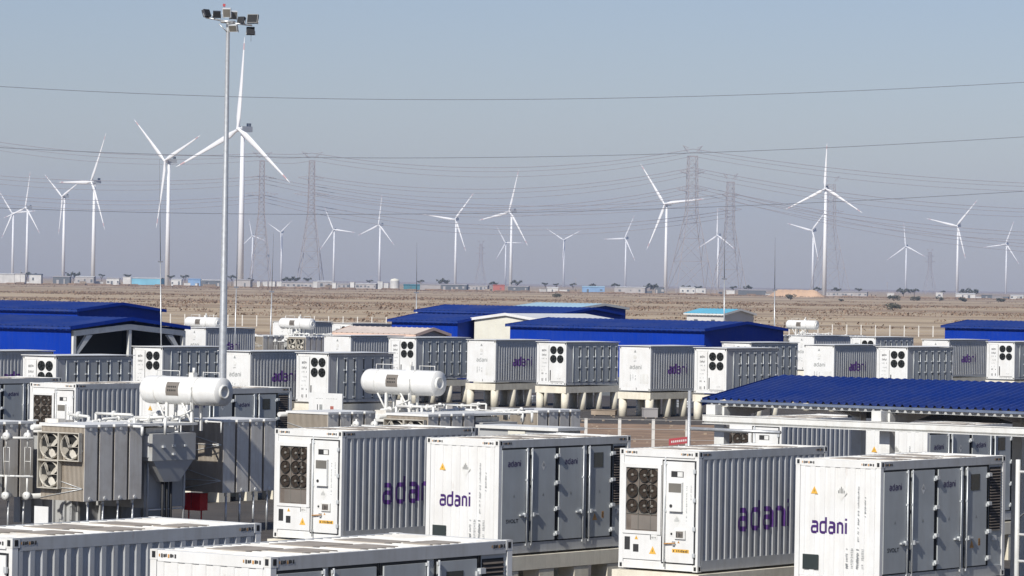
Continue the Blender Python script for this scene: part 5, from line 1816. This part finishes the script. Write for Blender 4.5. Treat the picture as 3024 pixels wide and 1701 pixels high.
for px in sorted(rs6.uniform(0, 3024) for _ in range(56)):
    D = rs6.uniform(3640, 3990)
    w = rs6.choice((2.4, 3, 6, 6, 8, 12)); h_ = rs6.uniform(1.8, 3.4); mt = rs6.choice(('sitewhite', 'sitegrey', 'sitedark', 'rubble'))
    key = (w, mt)
    if key not in small:
        small[key] = (MB().box(-w / 2, w / 2, 0, 3, 0, 2.6, mt).mesh('hut_wall'), MB().box(-w / 2 - .15, w / 2 + .15, -.2, 3.2, 2.601, 2.8, 'sitegrey').mesh('hut_roof'))
    cn_ = {'sitewhite': 'pale', 'sitegrey': 'grey', 'sitedark': 'dark', 'rubble': 'brown'}[mt]
    third = 'left' if px < 1008 else ('middle' if px < 2016 else 'right')
    kk = (cn_, third)
    cnt[kk] = cnt.get(kk, 0) + 1
    t = thing('site_hut', 'tiny %s hut on the horizon, %s %s one from the left in the %s third' % (cn_, ORD[cnt[kk] - 1], cn_, third), 'hut', ((px - 1512) / 11440 * D, D, 0), R(rs6.uniform(-30, 30)), 'tiny huts along the horizon')
    t.scale = (1, 1, h_ / 2.6)
    inst('wall', small[key][0], t); inst('roof', small[key][1], t)
for i, (px, hh_, lab) in enumerate(((60, 14, 'thin site pole at the left edge huts'), (596, 12, 'thin site pole above the blue hut'), (1095, 13, 'thin site pole left of the water tank'), (1700, 14, 'thin site pole beside the pale blue roof'), (2620, 15, 'thin site pole before the right huts'))):
    D = 3720
    t = thing('site_pole', lab, 'pole', ((px - 1512) / 11440 * D, D, 0), 0, 'thin poles on the horizon')
    b = MB(); b.tube((0, 0, 0), (0, 0, hh_), .22, 'pylon', 6, .12); b.build('pole', t)
    b = MB(); b.box(-1.2, 1.2, -.1, .1, hh_ - 1, hh_ - .8, 'pylon'); b.build('cross_bar', t)
# pale water tank
p = at(1166, 822, 3800)
t = thing('water_tank', 'pale round storage tank with domed top on the horizon left of centre', 'tank', (p.x, 3800, 0), 0)
b = MB(); b.lathe([(0, 4.6), (p.z * .8, 4.6)], (0, 0, 0), (0, 0, 1), 'sitewhite', 20); b.build('tank_shell', t)
b = MB(); b.lathe([(p.z * .8, 4.6), (p.z * .93, 3.6), (p.z, .01)], (0, 0, 0), (0, 0, 1), 'creamwall', 20); b.build('tank_roof', t)

# boundary bank of dark earth under the settlement
bk = MB()
rb5 = random.Random(21)
for i in range(140):
    x0 = -560 + i * 8; x1 = x0 + 8
    h0 = rb5.uniform(.6, 1.8)
    bk.box(x0, x1, 3560 + rb5.uniform(-6, 6), 3566, 0, h0, 'scrub')
tag(bk.build('earth_bank'), 'low dark earth bank with scrub along the horizon settlement', 'bank', kind='stuff')

# acacia trees
TREES = [(78, 808, 34), (102, 810, 26), (216, 809, 44), (300, 811, 20), (376, 812, 24), (505, 815, 24), (546, 815, 26), (685, 816, 28), (738, 824, 24), (850, 823, 36), (872, 822, 34), (908, 823, 26), (1092, 828, 20), (1243, 829, 22), (1308, 829, 40),
         (1458, 835, 28), (1525, 832, 34), (1610, 836, 20), (1642, 838, 18), (1692, 838, 22), (1750, 840, 22), (1818, 840, 28), (1922, 844, 46), (2025, 846, 30), (2062, 847, 24), (2166, 847, 22), (2208, 847, 30), (2414, 851, 26), (2470, 853, 30), (2535, 853, 22), (2668, 857, 44), (2700, 856, 30), (2784, 860, 18), (2862, 860, 58)]
sides = ['left edge']
rt = random.Random(31)


def crown(w, h, seed):
    rr = random.Random(seed); mb = MB()
    for _ in range(170):
        a = rr.uniform(0, 6.283); r = math.sqrt(rr.random())
        x, y = math.cos(a) * r * w / 2, math.sin(a) * r * w / 2
        z = rr.uniform(-.5, .5) * h * (1 - .55 * r * r) + .25 * h * math.sin(x * .9 + seed)
        d = Vector((rr.uniform(-1, 1), rr.uniform(-1, 1), rr.uniform(0, 1.5))).normalized(); u = d.orthogonal().normalized(); v_ = d.cross(u)
        s = w * rr.uniform(.03, .07); c = Vector((x, y, z))
        mb.poly([c - u * s - v_ * s * .6, c + u * s - v_ * s * .6, c + u * s + v_ * s * .6, c - u * s + v_ * s * .6], 'leaf')
    return mb


for i, (px, py, wpx) in enumerate(TREES):
    D = 3830 + rt.uniform(0, 150)
    p = at(px, py, D)
    w = wpx / 11440 * D
    t = thing('acacia_tree', 'flat-topped acacia on the horizon, %s' % ('number %d' % i), 'tree', (p.x, D, 0), 0, 'flat-topped acacias on the horizon')
    crown(w, w * .28, i).build('crown', t, (0, 0, p.z - .5))
    m_ = MB()
    m_.tube((0, 0, 0), (.2, 0, p.z * .55), .35, 'bark', 6, .25)
    for k in range(5):
        m_.tube((.2, 0, p.z * .55), (rt.uniform(-.35, .35) * w, rt.uniform(-.3, .3) * w, p.z - .8), .2, 'bark', 5, .08)
    m_.build('trunk', t)
marks_ = {0: 'at the left edge', 1: 'second from the left edge', 2: 'left of the third tall turbine', 3: 'alone between the third turbine and the V-bladed one', 4: 'above the cyan building', 5: 'just right of the V-bladed turbine tower', 6: 'left of the light mast',
          7: 'between mast and tallest turbine', 8: 'at the foot of the first left pylon', 9: 'left of a pair by the second left pylon', 10: 'right of a pair by the second left pylon', 11: 'just before the second left pylon', 12: 'small one left of the pale water tank',
          13: 'small one above the teal building', 14: 'wide one left of the first far faint pylon', 15: 'left of the middle turbine', 16: 'right beside the middle turbine tower', 17: 'small one left of the Y-bladed turbine', 18: 'tiny one beside the Y-bladed turbine', 19: 'small one just right of the Y-bladed turbine',
          20: 'above the pale blue roof', 21: 'above the long white roof', 22: 'wide one left of the big right turbine tower', 23: 'under the widest pylon', 24: 'right leg of the widest pylon', 25: 'left of the sand mound, smaller', 26: 'left of the sand mound, wider',
          27: 'above the sand mound right end', 28: 'right of the tall right turbine', 29: 'small one alone right of the tall right turbine', 30: 'wide pair member below the small upright turbine, left', 31: 'wide pair member below the small upright turbine, right', 32: 'tiny one before the far right pylon', 33: 'widest crown, near the right edge'}
trees = [o for o in COL.objects if o.name.startswith('acacia_tree')]
for i, o in enumerate(trees):
    o['label'] = 'dark flat-topped acacia, ' + marks_[i]

# ------------------------------------------------------------------ air
hz_ = MB()
hz_.box(-8000, 8000, -300, 14000, -1.0, 290, 'white')
m = bpy.data.materials.new('haze_air')
m.use_nodes = True
nt = m.node_tree
for n in list(nt.nodes): nt.nodes.remove(n)
pv = nt.nodes.new('ShaderNodeVolumePrincipled')
pv.inputs['Color'].default_value = (0.45, 0.62, 1.0, 1)
pv.inputs['Density'].default_value = 5.4e-5
pv.inputs['Anisotropy'].default_value = 0.0
ou = nt.nodes.new('ShaderNodeOutputMaterial')
nt.links.new(pv.outputs[0], ou.inputs['Volume'])
ho = hz_.build('haze')
ho.data.materials.clear(); ho.data.materials.append(m)
tag(ho, kind='stuff')
ho['label'] = 'pale haze over the plain'
